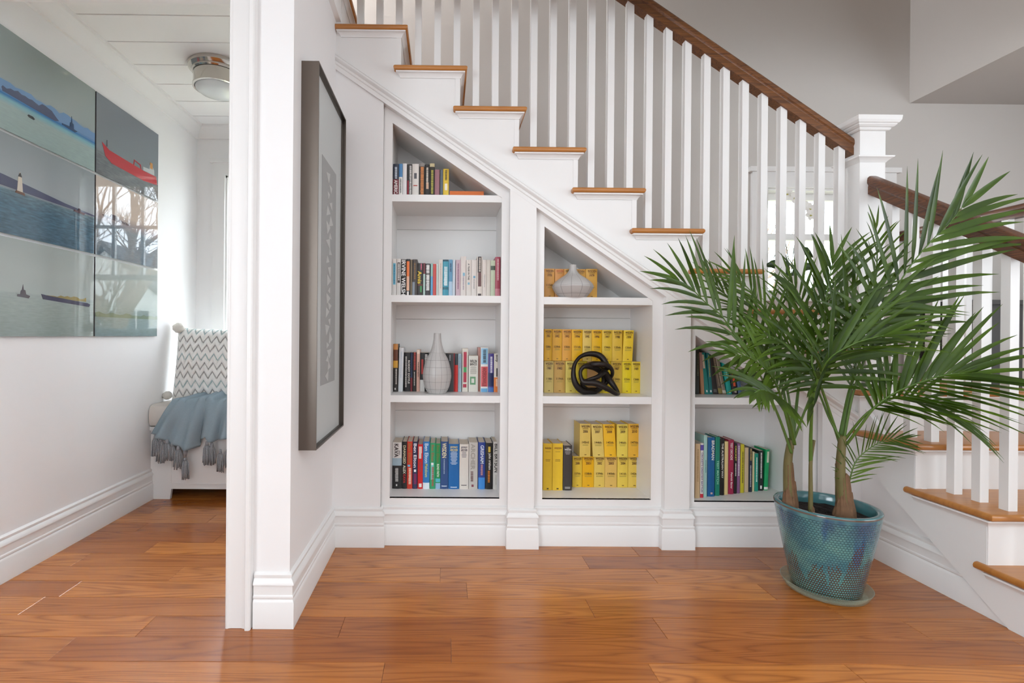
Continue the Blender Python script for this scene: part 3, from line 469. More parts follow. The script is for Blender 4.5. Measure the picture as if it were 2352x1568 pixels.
 (0.7842, 0.8391, 2.6, 0.098, 0.2176, 0.3796, 0, '#e0c05a', 'paperback', [('h', 'WISDEN', '#4a1a10', 0.04, 0.115, 0.12, 0.88), ('e', '#8a6a24', 0.13, 0.165), ('e', '#9a8a3a', 0.62, 0.66), ('h', '2002', '#4a1a10', 0.185, 0.265, 0.28, 0.72), ('h', '139th', '#5a4814', 0.52, 0.59, 0.2, 0.8), ('b', '#8a6a20', 0.92, 0.945, 0.42, 0.6)]),
 (0.8406, 0.9028, 2.6, 0.098, 0.2176, 0.38, 0, '#dcb45c', 'paperback', [('h', 'WISDEN', '#4a1a10', 0.04, 0.115, 0.12, 0.88), ('e', '#8a6a24', 0.13, 0.165), ('e', '#9a8a3a', 0.62, 0.66), ('h', '2003', '#4a1a10', 0.185, 0.265, 0.28, 0.72), ('h', '140th', '#5a4814', 0.52, 0.59, 0.2, 0.8), ('b', '#8a6a20', 0.92, 0.945, 0.42, 0.6)]),
 (0.9056, 0.9606, 2.6, 0.098, 0.2176, 0.3804, 0, '#e2c44c', 'paperback', [('h', 'WISDEN', '#4a1a10', 0.04, 0.115, 0.12, 0.88), ('e', '#8a6a24', 0.13, 0.165), ('e', '#9a8a3a', 0.62, 0.66), ('h', '2004', '#4a1a10', 0.185, 0.265, 0.28, 0.72), ('h', '141th', '#5a4814', 0.52, 0.59, 0.2, 0.8), ('b', '#8a6a20', 0.92, 0.945, 0.42, 0.6)]),
 (0.9623, 1.0242, 2.6, 0.098, 0.2176, 0.3808, 0, '#e0bf50', 'paperback', [('h', 'WISDEN', '#4a1a10', 0.04, 0.115, 0.12, 0.88), ('e', '#8a6a24', 0.13, 0.165), ('e', '#9a8a3a', 0.62, 0.66), ('h', '2005', '#4a1a10', 0.185, 0.265, 0.28, 0.72), ('h', '142th', '#5a4814', 0.52, 0.59, 0.2, 0.8), ('b', '#8a6a20', 0.92, 0.945, 0.42, 0.6)]),
],
'B3up': [
 (0.7017, 0.7572, 2.575, 0.12, 0.3818, 0.5516, 0, '#dcbc5c', 'hardback', [('h', 'WISDEN', '#42190e', 0.04, 0.115, 0.12, 0.88), ('e', '#8a6a24', 0.13, 0.165), ('e', '#9a8a3a', 0.62, 0.66), ('h', '2006', '#42190e', 0.185, 0.265, 0.28, 0.72), ('h', '143rd', '#5a4814', 0.52, 0.59, 0.2, 0.8), ('b', '#8a6a20', 0.92, 0.945, 0.42, 0.6)]),
 (0.7709, 0.8287, 2.575, 0.12, 0.3818, 0.5498, -0.0114, '#dfc468', 'hardback', [('h', 'WISDEN', '#42190e', 0.04, 0.115, 0.12, 0.88), ('e', '#8a6a24', 0.13, 0.165), ('e', '#9a8a3a', 0.62, 0.66), ('h', '2007', '#42190e', 0.185, 0.265, 0.28, 0.72), ('h', '144th', '#5a4814', 0.52, 0.59, 0.2, 0.8), ('b', '#8a6a20', 0.92, 0.945, 0.42, 0.6)]),
 (0.831, 0.8906, 2.575, 0.12, 0.3818, 0.5503, -0.0106, '#ecb81c', 'hardback', [('h', 'WISDEN', '#42190e', 0.04, 0.115, 0.12, 0.88), ('e', '#8a6a24', 0.13, 0.165), ('e', '#9a8a3a', 0.62, 0.66), ('h', '2008', '#42190e', 0.185, 0.265, 0.28, 0.72), ('h', '145th', '#5a4814', 0.52, 0.59, 0.2, 0.8), ('b', '#8a6a20', 0.92, 0.945, 0.42, 0.6)]),
 (0.8934, 0.9496, 2.575, 0.12, 0.3818, 0.5507, 0, '#e2ca50', 'hardback', [('h', 'WISDEN', '#42190e', 0.04, 0.115, 0.12, 0.88), ('e', '#8a6a24', 0.13, 0.165), ('e', '#9a8a3a', 0.62, 0.66), ('h', '2009', '#42190e', 0.185, 0.265, 0.28, 0.72), ('h', '146th', '#5a4814', 0.52, 0.59, 0.2, 0.8), ('b', '#8a6a20', 0.92, 0.945, 0.42, 0.6)]),
 (0.9516, 1.012, 2.575, 0.12, 0.3818, 0.5534, 0, '#e2ae32', 'hardback', [('h', 'WISDEN', '#42190e', 0.04, 0.115, 0.12, 0.88), ('e', '#8a6a24', 0.13, 0.165), ('e', '#9a8a3a', 0.62, 0.66), ('h', '2010', '#42190e', 0.185, 0.265, 0.28, 0.72), ('h', '147th', '#5a4814', 0.52, 0.59, 0.2, 0.8), ('b', '#8a6a20', 0.92, 0.945, 0.42, 0.6)]),
],
'B3l': [
 (0.5086, 0.5538, 2.545, 0.125, 0.2176, 0.4559, 0, '#e2b92c', 'hardback', [('h', 'WISDEN', '#7a4a1a', 0.08, 0.12), ('e', '#a8842a', 0.17, 0.2), ('e', '#8a6a20', 0.34, 0.38), ('b', '#4a3a18', 0.95, 0.975, 0.4, 0.6)]),
 (0.5557, 0.6074, 2.545, 0.125, 0.2176, 0.4562, 0, '#e4bb2a', 'hardback', [('h', 'WISDEN', '#7a4a1a', 0.08, 0.12), ('e', '#a8842a', 0.17, 0.2), ('e', '#8a6a20', 0.34, 0.38), ('b', '#4a3a18', 0.95, 0.975, 0.4, 0.6)]),
 (0.6097, 0.6546, 2.545, 0.125, 0.2176, 0.4461, 0, '#38322f', 'hardback', [('h', 'THE', '#d8d4d0', 0.045, 0.065, 0.35, 0.65), ('h', 'WISDEN', '#e8e4e0', 0.07, 0.11), ('e', '#a8a4a0', 0.13, 0.2), ('e', '#c8c4c0', 0.92, 0.96)]),
],
'C1': [
 (1.2834, 1.3028, 2.55, 0.12, 0.7115, 0.9408, 0, '#23261f', 'paperback', [('d', '#6a6a50', 0.1, 0.6, 0.4, 0.7)]),
 (1.3128, 1.3293, 2.55, 0.12, 0.7115, 0.9254, -0.0127, '#c08a62', 'paperback', [('b', '#a8837a', 0, 0.4)]),
 (1.3324, 1.355, 2.55, 0.12, 0.7115, 0.9241, -0.0239, '#107f78', 'paperback', [('b', '#c9b8a0', 0.05, 0.38, 0.2, 0.6), ('b', '#e8e6e2', 0.9, 0.95, 0.3, 0.6)]),
 (1.3559, 1.3715, 2.55, 0.12, 0.7115, 0.9227, -0.0183, '#0d6a6a', 'paperback', [('d', '#b8a860', 0.05, 0.6, 0.35, 0.65), ('b', '#cfd8d4', 0.9, 0.95, 0.2, 0.7)]),
 (1.3725, 1.4022, 2.55, 0.12, 0.7115, 0.9322, -0.0256, '#231a17', 'paperback', [('b', '#5a5450', 0.88, 0.95, 0.2, 0.7)]),
 (1.4034, 1.4231, 2.55, 0.12, 0.7115, 0.9324, -0.0449, '#5a4a3c', 'paperback', [('d', '#8a7a64', 0.1, 0.8, 0.35, 0.65), ('b', '#8a7a3c', 0.86, 0.98)]),
 (1.4244, 1.4419, 2.55, 0.12, 0.7115, 0.9201, -0.0449, '#8a7c6a', 'paperback', [('d', '#5a4e42', 0.1, 0.8, 0.4, 0.6), ('b', '#c9c0b0', 0.9, 0.97)]),
 (1.4472, 1.4716, 2.55, 0.12, 0.7115, 0.897, -0.0315, '#10958a', 'paperback', [('d', '#a8dcd4', 0.2, 0.6, 0.35, 0.6), ('b', '#e8e6e2', 0.92, 0.96, 0.4, 0.65)]),
 (1.4747, 1.5035, 2.55, 0.12, 0.7115, 0.877, -0.0241, '#201c22', 'paperback', [('b', '#d0502a', 0.35, 0.75, 0.3, 0.7), ('d', '#c8b8a8', 0.85, 0.95, 0.3, 0.7)]),
 (1.5045, 1.5217, 2.55, 0.12, 0.7115, 0.8086, -0.0135, '#4a6486', 'paperback', []),
],
'C2': [
 (1.2413, 1.2644, 2.4601, 0.1, 0.2095, 0.4775, 0, '#d0b28a', 'paperback', [('d', '#a88a60', 0.1, 0.7, 0.35, 0.65)]),
 (1.2698, 1.2856, 2.4684, 0.1, 0.2095, 0.4787, 0, '#ddd8d2', 'paperback', [('b', '#5a4aa0', 0.03, 0.13), ('t', "CRICKET'S GREATEST BATTLES", '#4a3a7a', 0.17, 0.9, 0.25, 0.75), ('b', '#c02a3a', 0.93, 1)]),
 (1.2904, 1.3074, 2.4755, 0.1, 0.2095, 0.5168, 0, '#9fc4bc', 'paperback', [('d', '#5a8a86', 0.4, 0.6, 0.4, 0.7)]),
 (1.3164, 1.3516, 2.4871, 0.1, 0.2095, 0.5034, 0, '#0f5a92', 'hardback', [('t', 'BRADMAN', '#e8e6da', 0.05, 0.38, 0.5, 0.9), ('b', '#c9a8a0', 0.93, 0.96, 0.4, 0.7)]),
 (1.3608, 1.3842, 2.4997, 0.1, 0.2095, 0.504, 0, '#0f7f68', 'hardback', [('t', 'TEST MATCH', '#9fd8c0', 0.4, 0.8, 0.3, 0.75)]),
 (1.3905, 1.4111, 2.5089, 0.1, 0.2095, 0.4938, 0, '#17120f', 'hardback', [('t', 'THE AUSTRALIAN WAY', '#e8e4dc', 0.08, 0.7, 0.3, 0.75)]),
 (1.4169, 1.4353, 2.5171, 0.1, 0.2095, 0.4779, 0, '#e0c68a', 'hardback', []),
 (1.4426, 1.4704, 2.5269, 0.1, 0.2095, 0.4847, 0, '#a01f48', 'hardback', [('t', 'TEST DECADE', '#f0dfe0', 0.05, 0.37, 0.3, 0.7), ('t', 'Patrick Eagar', '#f0dfe0', 0.6, 0.9, 0.3, 0.7)]),
 (1.4772, 1.49, 2.5356, 0.1, 0.2095, 0.4657, 0, '#1a1512', 'hardback', [('t', 'CRICKET', '#d8cc5a', 0.05, 0.35, 0.2, 0.8), ('d', '#d8d4cc', 0.4, 0.65, 0.3, 0.7)]),
 (1.4953, 1.5111, 2.5418, 0.1, 0.2095, 0.4645, 0, '#8a5a86', 'hardback', [('d', '#e8dfe8', 0.05, 0.65, 0.3, 0.7)]),
 (1.5166, 1.5365, 2.5492, 0.1, 0.2095, 0.4573, 0, '#c9bd2a', 'hardback', [('d', '#5a5220', 0.15, 0.8, 0.4, 0.7)]),
 (1.5434, 1.5639, 2.5578, 0.1, 0.2095, 0.4381, 0, '#cdb796', 'hardback', []),
 (1.5698, 1.5868, 2.5655, 0.1, 0.2095, 0.4366, 0, '#1f2a3c', 'hardback', [('d', '#b9a05a', 0.02, 0.3, 0.3, 0.8), ('d', '#c9ccd4', 0.4, 0.9, 0.35, 0.65)]),
 (1.5922, 1.6016, 2.5713, 0.1, 0.2095, 0.4149, 0, '#d8cfa0', 'paperback', []),
 (1.6073, 1.6267, 2.5776, 0.1, 0.2095, 0.4047, 0, '#17967f', 'paperback', [('d', '#dff0ea', 0.1, 0.75, 0.35, 0.65)]),
 (1.6348, 1.6573, 2.5866, 0.1, 0.2095, 0.4176, 0, '#16231f', 'paperback', [('d', '#e8e8e4', 0.05, 0.7, 0.35, 0.65), ('b', '#e8e8e4', 0.87, 0.95, 0.3, 0.7)]),
 (1.6685, 1.6887, 2.5966, 0.1, 0.2095, 0.4214, 0.0084, '#11a05e', 'paperback', [('b', '#cfd8c0', 0.05, 0.32, 0.35, 0.9), ('b', '#e8e8e4', 0.92, 0.98)]),
],
}
FRONDS = {
 'F1': [(1.394, 2.0, 0.541), (1.344, 2.0, 0.68), (1.251, 1.98, 0.856), (1.16, 1.96, 0.976), (1.079, 1.94, 1.08), (1.002, 1.93, 1.14), (0.945, 1.92, 1.19), (0.899, 1.92, 1.217)],
 'F2': [(1.412, 2.02, 0.554), (1.415, 2.08, 0.776), (1.375, 2.12, 0.975), (1.331, 2.14, 1.086), (1.269, 2.15, 1.135), (1.204, 2.16, 1.195), (1.168, 2.17, 1.246)],
 'F3': [(1.559, 1.95, 0.571), (1.584, 1.93, 0.795), (1.627, 1.9, 0.992), (1.647, 1.88, 1.099), (1.718, 1.85, 1.26), (1.779, 1.83, 1.356), (1.836, 1.82, 1.421), (1.876, 1.81, 1.481)],
 'F4': [(1.576, 1.95, 0.588), (1.585, 1.9, 0.665), (1.608, 1.86, 0.746), (1.653, 1.82, 0.808), (1.71, 1.78, 0.85), (1.773, 1.75, 0.878), (1.826, 1.72, 0.883)],
 'F5': [(1.566, 1.97, 0.584), (1.48, 1.95, 0.792), (1.42, 1.93, 0.913), (1.447, 1.92, 1.046), (1.458, 1.91, 1.156), (1.463, 1.9, 1.228), (1.474, 1.9, 1.286)],
 'F6': [(1.432, 2.05, 0.566), (1.514, 2.13, 0.809), (1.576, 2.18, 1.033), (1.57, 2.2, 1.167), (1.537, 2.21, 1.244)],
 'F7': [(1.392, 1.98, 0.58), (1.313, 1.9, 0.697), (1.209, 1.8, 0.775), (1.119, 1.72, 0.812), (1.066, 1.68, 0.826), (1.018, 1.64, 0.82)],
 'F8': [(1.599, 1.97, 0.395), (1.593, 1.96, 0.425), (1.609, 1.95, 0.514), (1.647, 1.94, 0.567), (1.704, 1.93, 0.607), (1.762, 1.92, 0.616)],
 'F9': [(1.568, 1.95, 0.605), (1.593, 1.88, 0.718), (1.655, 1.84, 0.781), (1.733, 1.82, 0.784), (1.794, 1.8, 0.756), (1.847, 1.79, 0.722)],
 'F10': [(1.599, 2.0, 0.612), (1.706, 2.08, 0.851), (1.791, 2.13, 1.071), (1.862, 2.16, 1.242), (1.879, 2.17, 1.395), (1.881, 2.18, 1.482)],
 'F11': [(1.45, 1.97, 0.514), (1.428, 1.94, 0.64), (1.379, 1.86, 0.801), (1.366, 1.78, 0.919), (1.41, 1.72, 0.982), (1.48, 1.68, 1.013)],
 'F12': [(1.397, 2.0, 0.594), (1.309, 1.95, 0.79), (1.225, 1.9, 0.878), (1.134, 1.86, 0.929), (1.067, 1.83, 0.938)],
 'F13': [(1.554, 1.95, 0.605), (1.522, 1.97, 0.687), (1.486, 1.98, 0.788), (1.408, 1.97, 0.926), (1.314, 1.96, 0.994), (1.213, 1.95, 1.019)],
 'F14': [(1.566, 1.97, 0.618), (1.64, 2.02, 0.785), (1.708, 2.05, 0.925), (1.704, 2.08, 1.069), (1.664, 2.1, 1.161)],
 'F15': [(1.404, 2.01, 0.574), (1.434, 1.98, 0.719), (1.455, 1.94, 0.843), (1.507, 1.9, 0.996), (1.581, 1.87, 1.095), (1.669, 1.85, 1.14)],
 'F16': [(1.441, 2.05, 0.601), (1.421, 2.09, 0.866), (1.377, 2.11, 1.067), (1.308, 2.12, 1.187), (1.239, 2.13, 1.261)],
}

# ------------------------------------------------------------------ staircase
RI, RK, G = .1899, .1883, .2809
XT, YT = -.1828, 2.348          # right nosing corner of the top visible tread, front of the nosings
def tz(i): return 5*RI + (8-i)*RK
def tx(i): return XT + i*G
st = thing('staircase', (1.3, 2.7, 0), 'white staircase with oak treads turning at a landing above the bookcases', 'staircase')
def tread(x0, x1, y0, y1, z, m, nose, ret=None, th=.026):
    """board with rounded nosings; nose: sides that are rounded"""
    t = MB(); r = th/2; n = 5
    def edge(a, b, s):    # profile of half-round positions
        return [(a + s*r*(1-math.cos(PI*k/n*1.0)) if False else 0) for k in range(n)]
    prof = [(-math.cos(PI/2 - PI*k/6)*0 + r - r*math.sin(PI*k/6), -r + r*math.cos(PI*k/6)) for k in range(7)]   # inset, dz (top to bottom)
    rings = []
    for ins, dz in prof:
        a = x0 + (ins if 'l' in nose else 0); b = x1 - (ins if 'r' in nose else 0)
        c = y0 + (ins if 'f' in nose else 0); d = y1
        rings.append([(a, c, z+dz), (b, c, z+dz), (b, d, z+dz), (a, d, z+dz)])
    vs = [p for q in rings for p in q]; fs = [(0, 1, 2, 3)]
    for i in range(6):
        for k in range(4): fs.append((i*4+k, i*4+(k+1) % 4, i*4+4+(k+1) % 4, i*4+4+k))
    fs.append((27, 26, 25, 24)); t.add(vs, fs)
    return t.build('tread', m, st, auto=.7)
COVE = [(0, -.052), (.003, -.052), (.003, -.049), (.005, -.046), (.010, -.038), (.017, -.033), (.022, -.032), (.022, -.026), (0, -.026)]
for i in range(-2, 9):
    z = tz(i); x1 = tx(i); x0 = x1 - .347
    tread(x0, x1, YT, YB-.005, z, TREADY, 'lrf')
    # riser below the tread
    zb = tz(i+1) if i < 8 else 4*RI
    MB().box(x1-.055, x1-.033, YW-.002, YB-.005, zb-.01, z-.026).build('riser', WHITE, st)
    # cove moulding under the nosing (front and side)
    cm = MB().sweep([(x0+.033, YW+.03), (x0+.033, YW-.001), (x1-.033, YW-.001), (x1-.033, YB-.01)], [(o, z+dz) for o, dz in COVE])
    cm.build('cove_moulding', WHITE, st, auto=.6)
# outer string: stepped top, sloped bottom hidden behind the diagonal trim
TOPL = lambda x: 1.9666 - .670*x
BOTL = lambda x: 1.8983 - .673*x
pl = []
for i in range(-1, 9):
    xa = tx(i-1)-.034; xb = tx(i)-.034
    pl += [(max(xa, -.5235), tz(i)-.026), (xb if i < 8 else 1.99, tz(i)-.026)]
poly = [(p[0], p[1]) for p in pl if p[0] > -.53]
low = [(1.99, TOPL(1.99)-.035), (-.5235, TOPL(-.5235)-.035)]
MB().prism(poly + low, YW, YW+.03).build('string', WHITE, st)
# closed side of the stair under the string: wall panel, pilasters and the three openings
XR = 1.99
pan = MB()
def under(x): return BOTL(x)+.001
pan.prism([(-.5235, 0), (-.297, 0), (-.297, under(-.297)), (-.5235, under(-.5235))], YW, YW+.02)
pan.build('wall_under_stair', WALLW, kind='structure')
for n, (a, b) in enumerate(((.306, .431), (1.050, 1.168))):
    MB().prism([(a, 0), (b, 0), (b, under(b)), (a, under(a))], YPIL+.0008, YPIL+.05).build('trim_%d' % (3+n), WHITE, kind='structure')
# right end panel under the stair
MB().prism([(1.80, 0), (XR, 0), (XR, under(XR)), (1.80, under(1.80))], YPIL+.002, YPIL+.03).build('wall_under_stair_end', WALLW, kind='structure')
# diagonal moulding running up under the string
def slope_mould(name, x0, x1, prof, y, m=WHITE, **k):
    """prof: (distance forward, height offset above BOTL)"""
    vs = []; n = len(prof)
    for x in (x0, x1):
        for o, dz in prof: vs.append((x, y-o, BOTL(x)*(1) + dz*(1 if True else 0)))
    fs = [(k_, n+k_, n+(k_+1) % n, (k_+1) % n) for k_ in range(n)] + [tuple(range(n)), tuple(range(2*n-1, n-1, -1))]
    return MB().add(vs, fs).build(name, m, **k)
DP = [(-.045, -.001), (.0, 0), (.0, .022), (.004, .026), (.004, .034), (.0015, .037), (.0015, .040), (.010, .046), (.014, .052), (.014, .0575), (.009, .060), (.009, .063), (.012, .0655), (.012, .0685), (-.008, .069), (-.045, .069)]
slope_mould('trim_5', -.5235, XR, DP, YPIL, kind='structure', auto=.4)

# lower flight, turning towards the viewer
XL, YA = 1.9429, 1.7607
XS = 1.961
XG = 2.90
for k in range(1, 5):
    z = k*RI; y0 = YA + (k-2)*G
    y1 = y0 + .345 if k < 4 else YB-.005
    tread(XL, XG+.04, y0, y1, z, TREADY, 'lf')
    MB().box(XS+.001, XG, y0+.030, y0+.05, z-RI, z-.026).build('riser', WHITE, st)
    MB().sweep([(XS+.001, y1-.03), (XS+.001, y0+.031), (XG, y0+.031)], [(o*.8, z+dz) for o, dz in COVE]).build('cove_moulding', WHITE, st, auto=.6)
# side string of the lower flight
DS = lambda y: .69*(y-1.722)
pl = [(YA-G+.03, 0)]
for k in range(1, 5):
    y0 = YA+(k-2)*G+.034; pl += [(y0, (k-1)*RI-(.0 if k == 1 else .026)), (y0, k*RI-.026)]
pl = pl[1:]
pl += [(2.62, 4*RI-.026), (2.62, DS(2.62)), (1.722, 0)]
MB().prism(pl, XS, XS+.022, axis='x').build('string', WHITE, st)
MB().prism([(1.70, 0), (2.43, 0), (2.43, .74), (2.40, .72)], 1.988, 2.01, axis='x').build('wall_stair_return', WALLW, kind='structure')
# skirting at the back wall beside the landing and the far string
slab('wall_landing_end', XG, XG+.03, 1.5, YB, 0, 4*RI-.03, m=WHITE)

# ------------------------------------------------------------------ balustrade
ba = thing('balustrade', (2.06, 2.47, 4*RI), 'white balustrade with dark oak handrails and square newel post', 'railing')
BW = .0320
YBAL = 2.454
SLU = RK/G
def utop(x): return 2.6416 - .669*(x-1.023)      # top line of the upper handrail
for k in range(-9, 24):
    xc = -.2343 + .0946*k
    if k == 23: xc = 1.945
    # foot on the tread below
    i = math.ceil((xc + BW/2 - XT)/G - .02)
    zf = tz(min(i, 8))
    x0, x1 = xc-BW/2, xc+BW/2
    za, zb = utop(x0)-.074, utop(x1)-.074
    v = [(x0,YBAL,zf),(x1,YBAL,zf),(x1,YBAL+BW,zf),(x0,YBAL+BW,zf),(x0,YBAL,za),(x1,YBAL,zb),(x1,YBAL+BW,zb),(x0,YBAL+BW,za)]
    MB().add(v, [(3,2,1,0),(4,5,6,7),(0,1,5,4),(1,2,6,5),(2,3,7,6),(3,0,4,7)]).build('baluster', WHITE, ba)
# rail profile: (sideways, height below the top line)
RP = [(-.020, -.002), (-.010, 0), (.010, 0), (.020, -.002), (.028, -.010), (.031, -.022), (.031, -.036), (.026, -.044), (.0245, -.049), (.0265, -.053), (.0265, -.088), (-.0265, -.088), (-.0265, -.053), (-.0245, -.049), (-.026, -.044), (-.031, -.036), (-.031, -.022), (-.028, -.010)]
def rail(name, pts, m, across):
    """pts: (position, top line) along the rail"""
    n = len(RP); vs = []
    for p in pts:
        for o, dz in RP: vs.append((p[0] + across[0]*o, p[1] + across[1]*o, p[2] + dz))
    fs = []
    for i in range(len(pts)-1):
        for k in range(n): fs.append((i*n+k, i*n+(k+1) % n, (i+1)*n+(k+1) % n, (i+1)*n+k))
    fs += [tuple(range(n)), tuple(range(len(pts)*n-1, (len(pts)-1)*n-1, -1))]
    return MB().add(vs, fs).build(name, m, ba, auto=.6)
NX, NY = 2.060, 2.472
rail('handrail', [(x, NY, utop(x)) for x in (-1.3, 1.97, 1.999)], RAILW, (0, 1))
def ltop(y): return 1.786 - .652*(2.4076-y)
rail('handrail', [(NX+.005, y, ltop(y)) for y in (1.0, 2.30, 2.411)], RAILY, (1, 0))
for k in range(-6, 6):
    yf = 1.804 + .0968*k
    if yf > 2.36: continue
    zf = (math.floor((yf+.005 - YA)/G + 1e-6) + 2)*RI
    if zf < RI: continue
    x0, x1 = NX-.011, NX-.011+BW+.0015
    za, zb = ltop(yf)-.074, ltop(yf+BW)-.074
    v = [(x0,yf,zf),(x1,yf,zf),(x1,yf+BW,zf),(x0,yf+BW,zf),(x0,yf,za),(x1,yf,za),(x1,yf+BW,zb),(x0,yf+BW,zb)]
    MB().add(v, [(3,2,1,0),(4,5,6,7),(0,1,5,4),(1,2,6,5),(2,3,7,6),(3,0,4,7)]).build('baluster', WHITE, ba)
def newel(cx, cy, w, zf, zt, parent):
    h = w/2
    t = MB(); t.box(cx-h, cx+h, cy-h, cy+h, zf, zt); sh = t.build('newel_post', WHITE, parent)
    def ring(z0, prof):
        q = MB()
        vs = []
        for o, z in prof:
            vs += [(cx-h-o, cy-h-o, z), (cx+h+o, cy-h-o, z), (cx+h+o, cy+h+o, z), (cx-h-o, cy+h+o, z)]
        fs = [(3, 2, 1, 0)]
        for i in range(len(prof)-1):
            for k in range(4): fs.append((i*4+k, i*4+(k+1) % 4, i*4+4+(k+1) % 4, i*4+4+k))
        m = len(prof)*4; fs.append((m-4, m-3, m-2, m-1))
        return q.add(vs, fs)
    ring(0, [(.001, 2.004), (.010, 2.005), (.014, 2.010), (.014, 2.016), (.022, 2.018), (.030, 2.026), (.030, 2.030), (.036, 2.034), (.042, 2.044), (.044, 2.064), (.0, 2.066), (.0, 2.080), (-.05, 2.081)]).build('cap', WHITE, sh)
    ring(0, [(.001, 1.852), (.004, 1.856), (.008, 1.861), (.016, 1.868), (.024, 1.873), (.026, 1.879), (.001, 1.880)]).build('collar', WHITE, sh)
    return sh
newel(NX, NY, .124, .55, 2.07, ba)
# guard at the far side of the landing and lower flight
gr = thing('landing_guard', (XG+.03, 2.8, 4*RI), 'dark handrail with white balusters on the far side of the landing', 'railing')
def gtop(y): return 1.69 if y > 2.36 else 1.69 - .66*(2.36-y)
n = len(RP)
for a, b in ((2.36, 3.185), (1.3, 2.36)):
    vs = []
    for yy in (a, b):
        for o, dz in RP: vs.append((XG+.02+o*.9, yy, gtop(yy)+dz*.75))
    fs = [(k, (k+1) % n, n+(k+1) % n, n+k) for k in range(n)] + [tuple(range(n)), tuple(range(2*n-1, n-1, -1))]
    MB().add(vs, fs).build('handrail', RAILY, gr, auto=.6)
yy = 1.55
while yy < 3.17:
    zf = min(4, math.floor((yy-YA)/G)+2)*RI
    MB().box(XG+.004, XG+.036, yy, yy+BW, max(zf, RI), gtop(yy)-.06).build('baluster', WHITE, gr)
    yy += .102
# low cabinet invented to stand in for the dark gap beyond the landing
dk = mat('charcoal_lacquer', '#3b3735', .45, noise=.05)
cb = thing('cabinet', (3.5, 2.98, 0), 'dark charcoal cabinet added in place of the dark gap beyond the landing', 'cabinet')
MB().box(2.97, 4.15, 2.80, 3.15, 0, 1.20).build('body', dk, cb)
MB().box(2.955, 4.165, 2.78, 3.16, 1.20, 1.225).build('top', dk, cb)
for k in range(3): 
    d = MB().box(2.98+.39*k, 3.36+.39*k, 2.785, 2.80, .05, 1.18).build('door', dk, cb)
    MB().box(3.33+.39*k, 3.342+.39*k, 2.765, 2.785, .6, .75).build('handle', METAL, d)

# ------------------------------------------------------------------ built-in bookcases
YBK = 2.705
CASES = {'left': (-.2558, .2705, 2.0157, .2190, -.297, .306, [(1.6414, 1.6748), (1.1588, 1.1923), (.6781, .7115)]),
         'middle': (.4765, 1.000, 1.527, .2176, .431, 1.050, [(1.1540, 1.1895), (.6770, .7121)]),
         'right': (1.209, 1.733, 1.0105, .2095, 1.168, 1.84, [(.6781, .7115)])}
SLP = .671
for side, (x0, x1, ztl, zs, xo0, xo1, shs) in CASES.items():
    bc = thing('bookcase', ((x0+x1)/2, YBK, 0), 'white built-in bookcase, %s one of three under the sloping stair' % side, 'bookcase')
    sl = lambda x: ztl - SLP*(x-x0)
    ztr = sl(x1)
    # face frame: stiles, sloped head, bottom rail
    MB().prism([(xo0, 0), (x0, 0), (x0, ztl), (x0, under(x0)), (xo0, under(xo0))], YC, YC+.02).build('stile', WHITE, bc)
    MB().prism([(x1, 0), (xo1, 0), (xo1, under(xo1)), (x1, under(x1))], YC, YC+.02).build('stile', WHITE, bc)
    MB().prism([(x0, ztl), (x1, ztr), (x1, under(x1)), (x0, under(x0))], YC, YC+.02).build('head_rail', WHITE, bc)
    MB().box(x0, x1, YC, YC+.02, .0, zs).build('bottom_rail', WHITE, bc)
    # carcass
    e = .004
    MB().prism([(x0-e-.012, zs-.02), (x0-e, zs-.02), (x0-e, ztl+.02), (x0-e-.012, ztl+.03)], YC+.02, YBK).build('side_panel', WHITE, bc)
    MB().prism([(x1+e, zs-.02), (x1+e+.012, zs-.02), (x1+e+.012, ztr+.0), (x1+e, ztr+.01)], YC+.02, YBK).build('side_panel', WHITE, bc)
    MB().prism([(x0-e-.012, sl(x0-e-.012)+.004), (x1+e+.012, sl(x1+e+.012)+.004), (x1+e+.012, sl(x1+e+.012)+.02), (x0-e-.012, sl(x0-e-.012)+.02)], YC+.02, YBK).build('sloped_top', WHITE, bc)
    MB().box(x0-e, x1+e, YC+.001, YBK, zs-.02, zs).build('bottom_shelf', WHITE, bc)
    for a, b in shs:
        xr = x1+e
        if a > ztr: xr = x0+(ztl-a)/SLP
        MB().box(x0-e, min(xr, x1+e) - .0005, YC+.004, YBK, a, b).build('shelf', WHITE, bc)
    # back boards (horizontal planks with a fine joint)
    zz = zs - .02
    joints = {'left': [.615-.02, 1.087, 1.5675], 'middle': [.62, 1.1], 'right': [.62]}[side]
    edges = [zs-.02] + joints + [ztl+.02]
    for a, b in zip(edges, edges[1:]):
        ch = .003
        MB().prism([(YBK+.012, a), (YBK+.002, a+.0005), (YBK, a+ch), (YBK, b-ch), (YBK+.002, b-.0005), (YBK+.012, b)], x0-.02, x1+.02, axis='x').build('back_board', WHITE, bc)

